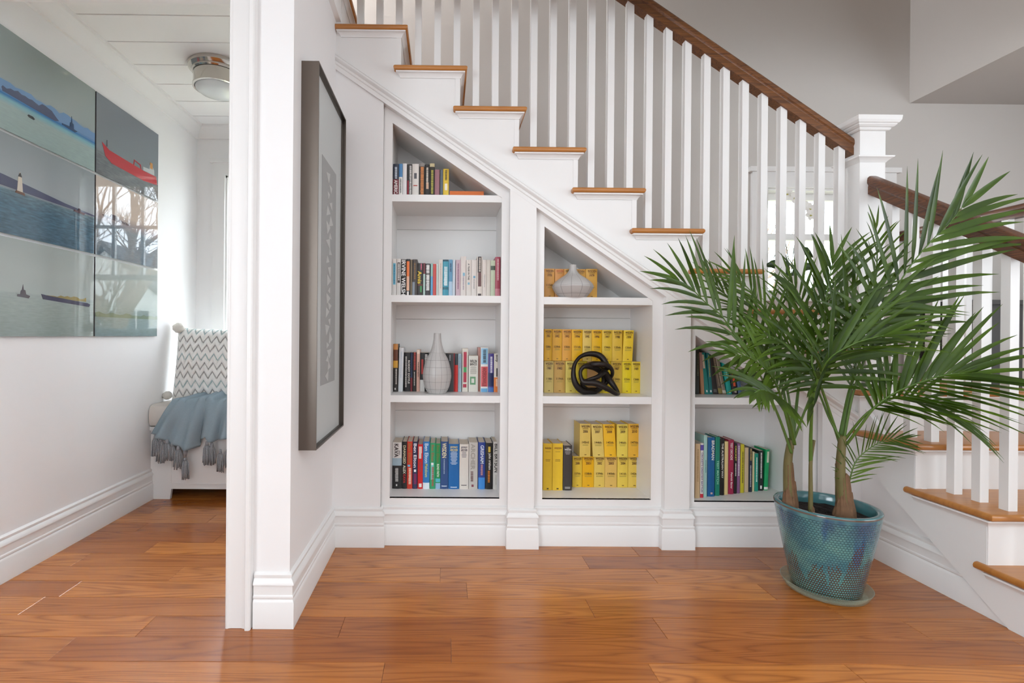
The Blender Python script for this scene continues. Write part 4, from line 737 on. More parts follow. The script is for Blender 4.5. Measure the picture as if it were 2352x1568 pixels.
# ------------------------------------------------------------------ books
PAGES = mat('book_pages', '#cfc4b4', .8, noise=.12, nscale=300)
ORD = ['first','second','third','fourth','fifth','sixth','seventh','eighth','ninth','tenth','eleventh','twelfth','thirteenth','fourteenth','fifteenth','sixteenth','seventeenth','eighteenth','nineteenth','twentieth','twenty-first','twenty-second','twenty-third','twenty-fourth','twenty-fifth','twenty-sixth']
def colour_word(h):
    import colorsys
    r, g, b = [int(h[i:i+2], 16)/255 for i in (1, 3, 5)]
    hh, s, v = colorsys.rgb_to_hsv(r, g, b); hh *= 360
    if v < .25: return 'black'
    if s < .14: return 'white' if v > .78 else ('grey' if v > .4 else 'dark grey')
    if s < .30: return ('cream' if 15 < hh < 70 else ('pale green' if hh < 160 and hh > 70 else 'pale blue' if 160 <= hh < 260 else 'pale pink')) if v > .7 else ('dark brown' if hh < 60 and v < .5 else 'grey')
    if hh < 14 or hh > 345: return 'dark red' if v < .55 else ('pink' if s < .4 else 'red')
    if hh < 38: return ('brown' if v < .6 else ('tan' if s < .5 else 'orange'))
    if hh < 66: return 'yellow' if v > .5 else 'olive'
    if hh < 155: return 'green' if v > .3 else 'dark green'
    if hh < 190: return 'teal'
    if hh < 250: return 'blue' if v > .42 else 'dark blue'
    if hh < 300: return 'purple'
    return 'magenta'
WHERE = {'A1': 'top shelf of the left bookcase', 'A2': 'second shelf of the left bookcase', 'A3': 'third shelf of the left bookcase', 'A4': 'bottom shelf of the left bookcase',
         'B1': 'top shelf of the middle bookcase', 'B2lo': 'lower row, second shelf, middle bookcase', 'B2up': 'upper row, second shelf, middle bookcase',
         'B3lo': 'lower row, bottom shelf, middle bookcase', 'B3up': 'upper row, bottom shelf, middle bookcase', 'B3l': 'left end of the middle bookcase bottom',
         'C1': 'upper shelf of the right bookcase', 'C2': 'lower shelf of the right bookcase'}
def make_book(x0, x1, y, dep, z0, z1, lean, col, kind, dec, label, group):
    w = x1-x0; h = z1-z0; bt = .0012 if kind == 'paperback' else .0025
    def P(x, yy, z): return (x0 + x + lean*z/h, yy, z0 + z)
    bk = thing('book', P(w/2, y+dep/2, 0), label, 'book', group)
    sh = 0 if kind == 'paperback' else .003
    cm = hexmat(col)
    c = MB()
    # spine: gently rounded, with front and back boards (one folded cover)
    ns = 6
    bul = min(.0035, w*.12)
    outer = [(w*k/ns, y + bul*( (2*k/ns-1)**2 ) - 0) for k in range(ns+1)]
    out = [(0, y+dep)] + outer + [(w, y+dep)]
    inn = [(w-bt, y+dep)] + [(min(max(px, bt), w-bt), py+bt) for px, py in outer[::-1]] + [(bt, y+dep)]
    pr = out + inn; m = len(pr)
    no = len(out)
    vs = [P(px, py, 0) for px, py in pr] + [P(px, py, h) for px, py in pr]
    fs = [(i, (i+1) % m, m+(i+1) % m, m+i) for i in range(m)]
    # top and bottom edges of the cover as quads
    for base in (0, m):
        for i in range(no-1): fs.append((base+i, base+i+1, base+m-2-i, base+m-1-i))
    c.add(vs, fs)
    cv = c.build('cover', cm, bk)
    g = MB(); ip = [P(bt, y+.006, sh), P(w-bt, y+.006, sh), P(w-bt, y+dep-.003, sh), P(bt, y+dep-.003, sh)]
    it = [P(bt, y+.006, h-sh), P(w-bt, y+.006, h-sh), P(w-bt, y+dep-.003, h-sh), P(bt, y+dep-.003, h-sh)]
    if kind == 'paperback': it = [(a[0], a[1], a[2]-.0006) for a in it]
    g.add(ip+it, [(3,2,1,0),(4,5,6,7),(0,1,5,4),(1,2,6,5),(2,3,7,6),(3,0,4,7)]); g.build('pages', PAGES, bk)
    lift = [0]
    def front(px): return y + bul*((2*px/w-1)**2)
    def patch(name, colr, f0, f1, a, b):
        lift[0] += .00022
        q = MB(); n_ = 4; v_ = []
        for k in range(n_+1):
            px = w*(a+(b-a)*k/n_)
            yy = front(px) - lift[0] - .0002
            v_ += [P(px, yy, h*(1-f0)), P(px, yy, h*(1-f1))]
        for k in range(n_+1):
            px = w*(a+(b-a)*k/n_); v_ += [P(px, front(px)+.0002, h*(1-f0)), P(px, front(px)+.0002, h*(1-f1))]
        o_ = 2*(n_+1); f_ = []
        for k in range(n_):
            f_ += [(2*k, 2*k+2, 2*k+3, 2*k+1), (o_+2*k, 2*k, 2*k+2, o_+2*k+2)[::-1], (2*k+1, 2*k+3, o_+2*k+3, o_+2*k+1)]
        q.add(v_, f_); return q.build(name, hexmat(colr), cv)
    for d in dec:
        k, s = d[0], d[1]
        if k == 'b':
            a, b = (d[4], d[5]) if len(d) > 4 else (.0, 1.)
            patch('printed_band', s, d[2], d[3], a, b)
        elif k == 'd':
            a, b = (d[4], d[5]) if len(d) > 4 else (.3, .7)
            q = MB(); f = d[2]; rr = random.Random(int(abs(x0)*1e5)); lift[0] += .00022
            while f < d[3]-.01:
                ln = rr.uniform(.012, .03)*(.16/h)
                yy = front(w*(a+b)/2) - lift[0] - .0003; aa = a + rr.uniform(0, .12)*(b-a)
                q.add([P(w*aa, yy, h*(1-f)), P(w*b, yy, h*(1-f)), P(w*b, yy, h*(1-min(f+ln, d[3]))), P(w*aa, yy, h*(1-min(f+ln, d[3])))], [(0, 1, 2, 3)])
                f += ln + rr.uniform(.006, .014)*(.16/h)
            if q.v: q.build('printed_line', hexmat(s), cv)
        elif k == 'e':
            q = MB(); f = d[2]; lift[0] += .00022; rr = random.Random(int(abs(x0)*1e5)+3)
            while f < d[3]-.004:
                a = rr.uniform(.16, .3); b = 1-a; yy = front(w*.3) - lift[0] - .0003
                q.add([P(w*a, yy, h*(1-f)), P(w*b, yy, h*(1-f)), P(w*b, yy, h*(1-f-.011)), P(w*a, yy, h*(1-f-.011))], [(0, 1, 2, 3)])
                f += .027
            q.build('printed_line', hexmat(s), cv)
        elif k == 't':
            a, b = (d[5], d[6]) if len(d) > 5 else (.2, .8)
            col_ = d[2]; f0_, f1_ = d[3], d[4]
            lift[0] += .00022
            yy = front(w*a) - lift[0] - .0006 if False else y - lift[0] - .0006
            dirz = (Vector(P(0, 0, 0)) - Vector(P(0, 0, h))).normalized()
            letters('title', s, hexmat(col_), cv, P(w*a, yy, h*(1-f0_)), dirz, (1, 0, 0), h*(f1_-f0_), w*(b-a))
        elif k == 'h':
            a, b = (d[5], d[6]) if len(d) > 5 else (.14, .86)
            lift[0] += .00022
            dirz = (Vector(P(0, 0, h)) - Vector(P(0, 0, 0))).normalized()
            letters('title', s, hexmat(d[2]), cv, P(w*a, y - lift[0] - .0006, h*(1-d[4])), (1, 0, 0), dirz, w*(b-a), h*(d[4]-d[3]))
    return bk
XMIN = {'A': (-.2585, .2735), 'B': (.4735, 1.003), 'C': (1.206, 1.736)}
for key, rows in BOOKS.items():
    lo_, hi_ = XMIN[key[0]]
    px = -9
    for i, b in enumerate(rows):
        x0, x1, y, dep, z0, z1, lean, col, kind, dec = b
        x0 = max(x0, lo_, px + .0004); px = x1
        if x1 - x0 < .005: x1 = x0 + .005
        if y + dep > YBK - .002: dep = YBK - .002 - y
        cw = colour_word(col)
        if key[0] == 'B' and key != 'B3l': lab = '%s annual, %s from left in the %s' % (cw, ORD[i], WHERE[key])
        elif key == 'B3l': lab = '%s tall hardback, %s from left on the bottom shelf of the middle bookcase' % (cw, ORD[i])
        else: lab = '%s %s book, %s from left on the %s' % (cw, 'tall' if False else 'upright', ORD[i], WHERE[key])
        make_book(x0, x1, y, dep, z0+.0004, z1, lean, col, kind, dec, lab, 'books on the ' + WHERE[key])
# orange book lying flat beside the upright ones
ob = thing('book', (.103, 2.52, 1.6752), 'orange book lying flat at the right end of the top shelf, left bookcase', 'book', 'books on the ' + WHERE['A1'])
c_ = MB(); c_.box(.0205, .187, 2.455, 2.58, 1.6752, 1.6775); c_.box(.0205, .187, 2.455, 2.58, 1.7035, 1.706); c_.box(.0205, .187, 2.455, 2.458, 1.6775, 1.7035)
c_.build('cover', hexmat('#d2691e'), ob)
MB().box(.0225, .185, 2.458, 2.578, 1.6775, 1.7035).build('pages', PAGES, ob)

# ------------------------------------------------------------------ vases (glazed, with a scored grid)
VG = mat('pale_grey_glaze', '#b9b6b4', .35, noise=.03, nscale=8); VL = mat('scored_line', '#7c7876', .6)
def vase(name, cx, cy, prof, nv, rings, label, rot=0):
    """vertical score lines every 360/nv degrees; rings: heights of the horizontal score lines"""
    m = MB(); lw = .0011
    R0 = cat_rom([(r, z, 0) for r, z in prof], 5)
    zs_ = []
    pr = [(p.x, p.y) for p in R0]
    # insert rings
    full = []
    for (r1, z1), (r2, z2) in zip(pr, pr[1:]):
        full.append((r1, z1, 0))
        for zr in rings:
            if z1 < zr < z2 or z2 < zr < z1:
                t = (zr-z1)/(z2-z1); full.append((r1+(r2-r1)*t, zr-lw*.6, 1)); full.append((r1+(r2-r1)*t, zr+lw*.6, 0))
    full.append(pr[-1]+(0,))
    angs = []
    for k in range(nv):
        a = 2*PI*k/nv + rot
        angs += [(a, 1), (a + lw/.055, 0), (a + 2*PI/nv*.36, 0), (a + 2*PI/nv*.69, 0)]
    n = len(angs); vs = []; fs = []; mi = []
    for r, z, q in full:
        for a, l in angs: vs.append((cx + r*math.cos(a), cy + r*math.sin(a), z))
    for i in range(len(full)-1):
        for k in range(n):
            fs.append((i*n+k, i*n+(k+1) % n, (i+1)*n+(k+1) % n, (i+1)*n+k)); mi.append(1 if (full[i][2] or angs[k][1]) else 0)
    m.v = vs; m.f = fs; m.mi = mi
    m.add([vs[k] for k in range(n)], [tuple(range(n))]);
    return m.build(name, [VG, VL], smooth=False, auto=.6, label=label, cat='vase')
vase('vase', -.0348, 2.50, [(.0405, .7118), (.046, .716), (.060, .742), (.0695, .785), (.0705, .808), (.066, .840), (.055, .880), (.037, .914), (.0265, .945), (.0205, .972), (.0185, .992), (.0172, 1.0095), (.0150, 1.0095), (.0150, .99)], 14,
     [.737, .772, .808, .843, .878, .914], 'tall teardrop vase in pale grey on the third shelf of the left bookcase', rot=.1)
vase('vase', .6275, 2.458, [(.061, 1.1897), (.068, 1.195), (.086, 1.216), (.0975, 1.236), (.0995, 1.244), (.095, 1.255), (.082, 1.270), (.060, 1.287), (.036, 1.303), (.0215, 1.320), (.0175, 1.335), (.0168, 1.3495), (.0145, 1.3495), (.0145, 1.335)], 12,
     [1.207, 1.246], 'squat onion-shaped pale vase before the books on the middle bookcase top shelf', rot=.2)

# ------------------------------------------------------------------ knot sculpture
BR = mat('dark_bronze', '#2c2624', .38, metal=.55, noise=.35, nscale=60, bump=.4)
def sp(x, y, dy=0):     # picture of the knot: x right, y down, in eighths of a pixel -> metres
    return (.6382 + (x-700)*(.8327-.6382)/740, 2.49 + dy, .7118 + (1392-y)*(.9166-.7118)/802)
K = [sp(1360,860,.0), sp(1290,690,.012), sp(1180,612,.02), sp(1010,602,.02), sp(850,665,.012), sp(742,800,0), sp(706,980,-.01), sp(740,1160,-.014), sp(850,1300,-.01), sp(1010,1362,0), sp(1170,1345,.02), sp(1290,1240,.03), sp(1330,1090,.03), sp(1270,960,.02), sp(1130,870,.0),
     sp(980,835,-.022), sp(870,850,-.03), sp(818,950,-.03), sp(842,1090,-.034), sp(900,1140,-.04), sp(1080,1150,-.05), sp(1280,1240,-.056), sp(1440,1335,-.05), sp(1530,1375,-.03), sp(1545,1330,-.01), sp(1480,1210,.0), sp(1400,1080,.01), sp(1300,950,-.005),
     sp(1150,1030,-.03), sp(980,1090,-.03), sp(870,1150,-.015), sp(930,1260,.01), sp(1060,1330,.04), sp(1230,1320,.05), sp(1380,1180,.04), sp(1450,1040,.01), sp(1430,920,-.02), sp(1330,820,-.034), sp(1200,790,-.036), sp(1060,800,-.02), sp(1000,830,.03), sp(1150,820,.045), sp(1310,900,.03)]
kp = cat_rom(K, 6, closed=True)
krad = [.0122 + .0034*math.sin(i*.17) for i in range(len(kp))]
kp = [Vector((p.x, p.y, max(p.z, .7121 + krad[i]*1.0 + .0004))) for i, p in enumerate(kp)]
MB().tube(kp, krad, 10, closed=True).build('knot_sculpture', BR, smooth=True, label='dark bronze knot sculpture in front of yellow annuals in the middle bookcase', cat='sculpture')

# ------------------------------------------------------------------ framed artwork on the partition wall
XW_ = -.5235
fa = thing('framed_artwork', (-.50, 2.06, .581), 'large deep metal frame with grey paper collage on the partition wall', 'artwork')
FX, FY0, FY1, FZ0, FZ1 = -.460, 1.815, 2.313, .581, 1.986
FMET = bpy.data.materials.new('brushed_metal_frame'); FMET.use_nodes = True
nt = FMET.node_tree; b = nt.nodes['Principled BSDF']; b.inputs['Metallic'].default_value = 1; b.inputs['Base Color'].default_value = lin('#6d645d'); b.inputs['Roughness'].default_value = .38
tc = nt.nodes.new('ShaderNodeTexCoord'); mp = nt.nodes.new('ShaderNodeMapping'); mp.inputs['Scale'].default_value = (900, 900, 3); nz = nt.nodes.new('ShaderNodeTexNoise'); nz.inputs['Scale'].default_value = 1
nt.links.new(tc.outputs['Object'], mp.inputs[0]); nt.links.new(mp.outputs[0], nz.inputs['Vector'])
bu = nt.nodes.new('ShaderNodeBump'); bu.inputs['Strength'].default_value = .12; bu.inputs['Distance'].default_value = .001; nt.links.new(nz.outputs[0], bu.inputs['Height']); nt.links.new(bu.outputs[0], b.inputs['Normal'])
ft = .006
for a in ((FY0, FY0+ft, FZ0, FZ1), (FY1-ft, FY1, FZ0, FZ1), (FY0+ft, FY1-ft, FZ0, FZ0+ft), (FY0+ft, FY1-ft, FZ1-ft, FZ1)):
    MB().box(XW_, FX, *a).build('frame_rail', FMET, fa)
MB().box(XW_+.001, FX-.022, FY0+ft, FY1-ft, FZ0+ft, FZ1-ft).build('mat_board', mat('mat_board', '#d2d0cc', .7), fa)
art = MB().box(FX-.0222, FX-.0205, 1.955, 2.205, .80, 1.70).build('artwork_sheet', mat('grey_paper', '#aeaaa7', .8, noise=.06, nscale=30), fa)
tri = mat('pale_paper_cutout', '#cfcbc6', .8)
rr = random.Random(5)
z = .83
k = 0
while z < 1.67:
    cy = 2.08 + (.018 if k % 2 else -.018) + rr.uniform(-.01, .01); s = rr.uniform(.016, .03); a = rr.uniform(0, 2*PI)
    p = [(cy + s*math.cos(a+q)*1.5, z + s*math.sin(a+q)) for q in (0, 2.1+rr.uniform(-.3, .3), 4.2+rr.uniform(-.3, .3))]
    MB().prism(p, FX-.0205, FX-.0192, axis='x').build('paper_cutout', tri, art)
    z += rr.uniform(.026, .042); k += 1
MB().box(FX-.010, FX-.008, FY0+ft, FY1-ft, FZ0+ft, FZ1-ft).build('glazing', GLASS, fa)

# ------------------------------------------------------------------ glossy photo panels on the left wall
def gloss(name, nodes_fn):
    m = bpy.data.materials.new(name); m.use_nodes = True; nt = m.node_tree; b = nt.nodes['Principled BSDF']
    b.inputs['Roughness'].default_value = .015; b.inputs['IOR'].default_value = 1.58; b.inputs['Specular IOR Level'].default_value = .5
    c = nodes_fn(nt)
    if isinstance(c, tuple): b.inputs['Base Color'].default_value = c
    else: nt.links.new(c, b.inputs['Base Color'])
    return m
GM = {}
def gflat(h):
    if h not in GM: GM[h] = gloss('gloss_print_' + h.strip('#'), lambda nt: lin(h))
    return GM[h]
def scene_mat(name, stops, wav=.15, hor=None):
    """printed sea picture: colour stops by height in the panel, with fine wave streaks below the horizon"""
    def fn(nt):
        N = nt.nodes; tc = N.new('ShaderNodeTexCoord'); sp_ = N.new('ShaderNodeSeparateXYZ'); nt.links.new(tc.outputs['Generated'], sp_.inputs[0])
        cr = N.new('ShaderNodeValToRGB'); e = cr.color_ramp.elements
        while len(e) > 1: e.remove(e[-1])
        e[0].position = stops[0][0]; e[0].color = lin(stops[0][1])
        for p, c in stops[1:]: q = e.new(p); q.color = lin(c)
        nt.links.new(sp_.outputs['Z'], cr.inputs[0])
        mp = N.new('ShaderNodeMapping'); mp.inputs['Scale'].default_value = (1, 22, 130); nt.links.new(tc.outputs['Object'], mp.inputs[0])
        nz = N.new('ShaderNodeTexNoise'); nz.inputs['Scale'].default_value = 1; nz.inputs['Detail'].default_value = 4; nt.links.new(mp.outputs[0], nz.inputs['Vector'])
        mr = N.new('ShaderNodeMapRange'); mr.inputs[1].default_value = .3; mr.inputs[2].default_value = .7; mr.inputs[3].default_value = 1-wav; mr.inputs[4].default_value = 1+wav; nt.links.new(nz.outputs[0], mr.inputs[0])
        lt = N.new('ShaderNodeMath'); lt.operation = 'LESS_THAN'; lt.inputs[1].default_value = hor; nt.links.new(sp_.outputs['Z'], lt.inputs[0])
        mx = N.new('ShaderNodeMix'); mx.data_type = 'RGBA'; mx.blend_type = 'MULTIPLY'; nt.links.new(lt.outputs[0], mx.inputs[0]); nt.links.new(cr.outputs[0], mx.inputs[6]); nt.links.new(mr.outputs[0], mx.inputs[7])
        return mx.outputs[2]
    return gloss(name, fn)
PXF = -1.752; PSC = 1.752/1.735
def panel(y0, y1, z0, z1, m, label):
    y0 *= PSC; y1 *= PSC; z0 = 1+(z0-1)*PSC; z1 = 1+(z1-1)*PSC
    t = thing('photo_panel', (PXF-.01, (y0+y1)/2, z0), label, 'picture', 'glossy photo panels on the left wall')
    pl_ = MB().box(-1.758, PXF, y0, y1, z0, z1).build('print', m, t)
    MB().box(-1.765, -1.758, y0+.05, y1-.05, z0+.05, z1-.05).build('mount', mat('mount_block', '#55524f', .7), t)
    MB().box(-1.7585, PXF-.0005, y0-.0012, y0, z0, z1).build('edge', mat('panel_edge', '#4c4a4c', .4), t)
    return pl_
def shape(par, name, h, poly, lift=.0006):
    poly = [(a*PSC, 1+(b_-1)*PSC) for a, b_ in poly]
    MB().prism(poly, PXF-.0002, PXF+lift, axis='x').build(name, gflat(h), par)
Z3 = [(.9815, 1.376), (1.389, 1.7835), (1.7955, 2.196)]
rr = random.Random(11)
def jag(y0, y1, zb, zt, n, amp): return [(y0, zb)] + [(y0+(y1-y0)*k/n, zt + rr.uniform(-amp, amp)) for k in range(n+1)] + [(y1, zb)]
# upper left: barge and tug against blue hills
p = panel(1.88, 2.494, *Z3[2], scene_mat('print_sea_a', [(0, '#93a7a4'), (.25, '#9aadaa'), (.31, '#7fb0bd'), (.345, '#2f6fa6'), (.38, '#6f93bd'), (.5, '#98a3a2'), (1, '#8d9896')], .05, .33), 'top panel of the left column, barge and tug below blue hills')
shape(p, 'printed_hills', '#6d90b8', jag(1.8805, 2.4935, 1.945, 1.988, 24, .008))
shape(p, 'printed_barge', '#4a5470', [(1.975, 1.942), (2.24, 1.936), (2.262, 1.945), (2.24, 1.958)] + jag(1.975, 2.22, 1.955, 1.968, 14, .010)[::-1][1:-1] + [(1.97, 1.955)], .0012)
shape(p, 'printed_tug', '#2f4a6a', [(2.28, 1.938), (2.36, 1.934), (2.375, 1.944), (2.352, 1.946), (2.35, 1.968), (2.342, 1.97), (2.338, 2.0), (2.334, 1.97), (2.328, 1.968), (2.326, 1.948), (2.28, 1.944)], .0018)
shape(p, 'printed_buoy', '#2c2f30', [(2.093, 1.898), (2.10, 1.892), (2.125, 1.891), (2.13, 1.897), (2.12, 1.903), (2.098, 1.903)], .0012)
# middle left: lighthouse
p = panel(1.88, 2.494, *Z3[1], scene_mat('print_sea_b', [(0, '#37586c'), (.3, '#3f6276'), (.44, '#57707e'), (.47, '#8f979d'), (.56, '#9aa1a5'), (1, '#8d9599')], .38, .455), 'middle panel of the left column, white lighthouse in a dark blue sea')
shape(p, 'printed_hills', '#474b66', [(1.8805, 1.575), (2.25, 1.572), (2.4935, 1.571), (2.4935, 1.578), (2.3, 1.588), (2.1, 1.607), (1.98, 1.618), (1.92, 1.622), (1.8805, 1.618)])
shape(p, 'printed_lighthouse', '#cdc3b4', [(2.044, 1.568), (2.072, 1.568), (2.068, 1.612), (2.066, 1.63), (2.062, 1.632), (2.060, 1.65), (2.056, 1.65), (2.054, 1.632), (2.050, 1.63), (2.048, 1.612)], .0018)
shape(p, 'printed_rock', '#6a4a3c', [(2.036, 1.562), (2.082, 1.56), (2.078, 1.571), (2.04, 1.572)], .0024)
shape(p, 'printed_lantern', '#3a3434', [(2.050, 1.631), (2.066, 1.631), (2.064, 1.636), (2.059, 1.648), (2.057, 1.648), (2.052, 1.636)], .0024)
shape(p, 'printed_boat', '#4a2a36', [(2.355, 1.566), (2.42, 1.562), (2.43, 1.572), (2.40, 1.574), (2.396, 1.586), (2.386, 1.586), (2.383, 1.575), (2.36, 1.574)], .0018)
# lower left: tug towing a barge on a pale sea
p = panel(1.88, 2.494, *Z3[0], scene_mat('print_sea_c', [(0, '#7f8c88'), (.3, '#8d9893'), (.44, '#949f9b'), (.46, '#a0a8a4'), (.7, '#a3aaa6'), (1, '#9ba3a0')], .07, .45), 'bottom panel of the left column, small tug towing a dark barge')
shape(p, 'printed_tug', '#3c2f3a', [(2.05, 1.144), (2.105, 1.140), (2.112, 1.15), (2.092, 1.156), (2.088, 1.172), (2.08, 1.174), (2.077, 1.196), (2.072, 1.174), (2.066, 1.168), (2.064, 1.154), (2.05, 1.154)], .0012)
shape(p, 'printed_barge', '#3a3850', [(2.18, 1.142), (2.46, 1.124), (2.468, 1.136), (2.45, 1.142), (2.2, 1.160), (2.17, 1.164)], .0012)
shape(p, 'printed_deck', '#8a7a48', jag(2.2, 2.44, 1.148, 1.163, 12, .005), .0009)
# upper right: red ship
p = panel(2.504, 3.042, *Z3[2], scene_mat('print_sea_d', [(0, '#63686c'), (.28, '#73787b'), (.32, '#7d858a'), (1, '#777f88')], .2, .3), 'top panel of the right column, red ship under a grey sky')
shape(p, 'printed_hull', '#b3323a', [(2.545, 1.962), (2.60, 1.94), (2.90, 1.93), (3.02, 1.935), (3.03, 1.888), (2.9, 1.874), (2.62, 1.878), (2.57, 1.90)], .0012)
shape(p, 'printed_house', '#b9bcbc', [(2.89, 1.932), (3.0, 1.936), (2.998, 1.965), (2.975, 1.985), (2.955, 1.985), (2.95, 1.958), (2.89, 1.952)], .0018)
shape(p, 'printed_funnel', '#c08a52', [(2.955, 1.965), (2.982, 1.966), (2.98, 2.0), (2.958, 2.0)], .0024)
shape(p, 'printed_mast', '#4a4a50', [(2.58, 1.952), (2.584, 1.952), (2.583, 1.985), (2.581, 1.985)], .0018)
shape(p, 'printed_crane', '#a8343c', [(2.80, 1.934), (2.806, 1.934), (2.812, 1.958), (2.86, 1.950), (2.868, 1.932), (2.874, 1.932), (2.866, 1.956), (2.806, 1.964)], .0018)
# middle and lower right: paler harbour views
p = panel(2.504, 3.042, *Z3[1], scene_mat('print_sea_e', [(0, '#5f6d78'), (.4, '#6f7c86'), (.5, '#8f8588'), (.6, '#b3a398'), (1, '#bcaea4')], .12, .48), 'middle panel of the right column, dusky pink sky over a low barge')
shape(p, 'printed_barge', '#4a4048', [(2.56, 1.59), (2.76, 1.585), (2.78, 1.595), (2.68, 1.60), (2.66, 1.615), (2.62, 1.615), (2.61, 1.60), (2.55, 1.60)], .0012)
p = panel(2.504, 3.042, *Z3[0], scene_mat('print_sea_f', [(0, '#76898c'), (.3, '#84928c'), (.5, '#929c98'), (1, '#a0a7a4')], .08, .4), 'bottom panel of the right column, pale green sea and sky')
shape(p, 'printed_shore', '#6f7c66', jag(2.5045, 3.0415, 1.08, 1.10, 20, .006), .0009)

# ------------------------------------------------------------------ ceiling lamp of the left room
NI = mat('polished_nickel', '#c9c4bd', .12, metal=1); OPAL = mat('opal_glass', '#d9dedf', .2, spec=.5)
lx, ly = -1.255, 2.77
la = thing('ceiling_lamp', (lx, ly, 2.46), 'polished nickel flush ceiling lamp with white glass in the left room', 'lamp')
MB().lathe([(.012, 2.459), (.150, 2.459), (.152, 2.452), (.150, 2.440), (.140, 2.432), (.133, 2.428), (.134, 2.420), (.128, 2.414)], lx, ly, 48).build('canopy', NI, la, auto=.5)
MB().lathe([(.122, 2.4135), (.124, 2.412), (.124, 2.352), (.128, 2.350), (.128, 2.342), (.118, 2.340), (.116, 2.4135)], lx, ly, 48, cap=False).build('band', NI, la, auto=.5)
MB().lathe([(.117, 2.344), (.113, 2.334), (.095, 2.320), (.06, 2.310), (.02, 2.306), (.002, 2.306)], lx, ly, 48).build('glass_diffuser', OPAL, la, smooth=True)

# ------------------------------------------------------------------ window seat with cushion, pillow and throw
BEX0, BEX1, BEY = -1.763, -.745, 3.035
bn = thing('window_seat', ((BEX0+BEX1)/2, 3.3, 0), 'white panelled window seat at the end of the left room', 'bench')
MB().box(BEX0, BEX1, BEY-.012, YF-.002, .415, .437).build('seat_board', WHITE, bn)
MB().prism([(BEX0, 0), (-1.646, 0), (-1.638, .062), (-.86, .062), (-.85, 0), (BEX1, 0), (BEX1, .415), (BEX0, .415)], BEY, BEY+.02).build('front_frame', WHITE, bn)
for a, b in ((-1.635, -1.21), (-1.17, -.86)):
    MB().box(a, b, BEY-.0035, BEY, .098, .365).build('panel', WHITE, bn)
    for q in ((a-.006, a, .092, .371), (b, b+.006, .092, .371), (a, b, .092, .098), (a, b, .365, .371)):
        MB().box(q[0], q[1], BEY-.006, BEY, q[2], q[3]).build('panel_moulding', WHITE, bn)
MB().box(BEX0, BEX1, YF-.12, YF-.1, 0, .415).build('back_panel', WHITE, bn)
FAB = mat('oatmeal_fabric', '#d3cdc6', .9, noise=.06, nscale=400, bump=.3)
sc = MB(); n = 10
prof = [(BEY-.018, .446), (BEY-.026, .462), (BEY-.029, .50), (BEY-.026, .542), (BEY-.015, .562), (BEY+.01, .570), (YF-.03, .572), (YF-.008, .56), (YF-.006, .446), (BEY, .438)]
sc.prism(prof, BEX0+.004, BEX1-.004, axis='x'); sc.build('seat_cushion', FAB, label='long oatmeal cushion lying on the white window seat', cat='cushion', auto=.6)

# knitted pillow
KN = bpy.data.materials.new('chevron_knit'); KN.use_nodes = True; nt = KN.node_tree; N = nt.nodes; b = N['Principled BSDF']; b.inputs['Roughness'].default_value = .95
uvn = N.new('ShaderNodeUVMap'); uvn.uv_map = 'uv'; sx_ = N.new('ShaderNodeSeparateXYZ'); nt.links.new(uvn.outputs[0], sx_.inputs[0])
def mth(op, a, b_=None, c_=None):
    q = N.new('ShaderNodeMath'); q.operation = op
    for i, v in enumerate((a, b_, c_)):
        if v is None: continue
        if isinstance(v, (int, float)): q.inputs[i].default_value = v
        else: nt.links.new(v, q.inputs[i])
    return q.outputs[0]
tri_ = mth('PINGPONG', mth('MULTIPLY', sx_.outputs['X'], 9), .5)        # zigzag across
ph = mth('ADD', mth('MULTIPLY', sx_.outputs['Y'], 8), mth('MULTIPLY', tri_, 1.5))
fr_ = mth('FRACT', ph); row_ = mth('MODULO', mth('FLOOR', ph), 3)
line = mth('LESS_THAN', fr_, .23)
knit = mth('GREATER_THAN', mth('PINGPONG', mth('MULTIPLY', sx_.outputs['X'], 110), .5), .16)
msk = mth('MULTIPLY', line, knit)
cr = N.new('ShaderNodeValToRGB'); cr.color_ramp.interpolation = 'CONSTANT'; e = cr.color_ramp.elements; e[0].color = lin('#8a8988'); e[1].position = .34; e[1].color = lin('#8fb2b4'); q = e.new(.67); q.color = lin('#b9b6b0')
nt.links.new(mth('DIVIDE', row_, 3), cr.inputs[0])
mx = N.new('ShaderNodeMix'); mx.data_type = 'RGBA'; mx.inputs[6].default_value = lin('#f1f0ed'); nt.links.new(msk, mx.inputs[0]); nt.links.new(cr.outputs[0], mx.inputs[7]); nt.links.new(mx.outputs[2], b.inputs['Base Color'])
def tri01(x): x = x % 1.0; return 1-abs(2*x-1)
pw_, ph_ = .50, .47
pc = Vector((-1.478, 3.20, .573))            # bottom middle of the pillow
pil = thing('pillow', pc, 'chevron knit pillow in white, grey and teal with corner pompoms on the seat', 'pillow')
lean_ = math.radians(9)
def pill(u, v, s):
    """u,v in -1..1; s = +1 front -1 back"""
    cu = u*(1-.07*(1-v*v)*0 - .06*(1-abs(v))**1.0*0); k = (1-u*u)*(1-v*v)
    x = u*pw_/2*(1-.05*(1-v*v)); zz = (v+1)/2*ph_ - .02*(1-u*u)*v*0
    zz = ph_/2 + v*ph_/2*(1-.05*(1-u*u))
    th = .075*max(k, 0)**.42
    rid = 0
    if s > 0: rid = .010*(1-abs(((((v+1)/2*8 + .5*1.5*tri01((u+1)/2*9)) % 1)-.6)*2.2)**2) * min(1, 6*k)
    d = (th+rid)*s
    yy = -d*math.cos(lean_) + zz*math.sin(lean_); z2 = zz*math.cos(lean_) + d*math.sin(lean_)*.3
    return (pc.x + x, pc.y + yy, pc.z + z2)
pm = MB(); NU, NV = 90, 60; pm.uv = []
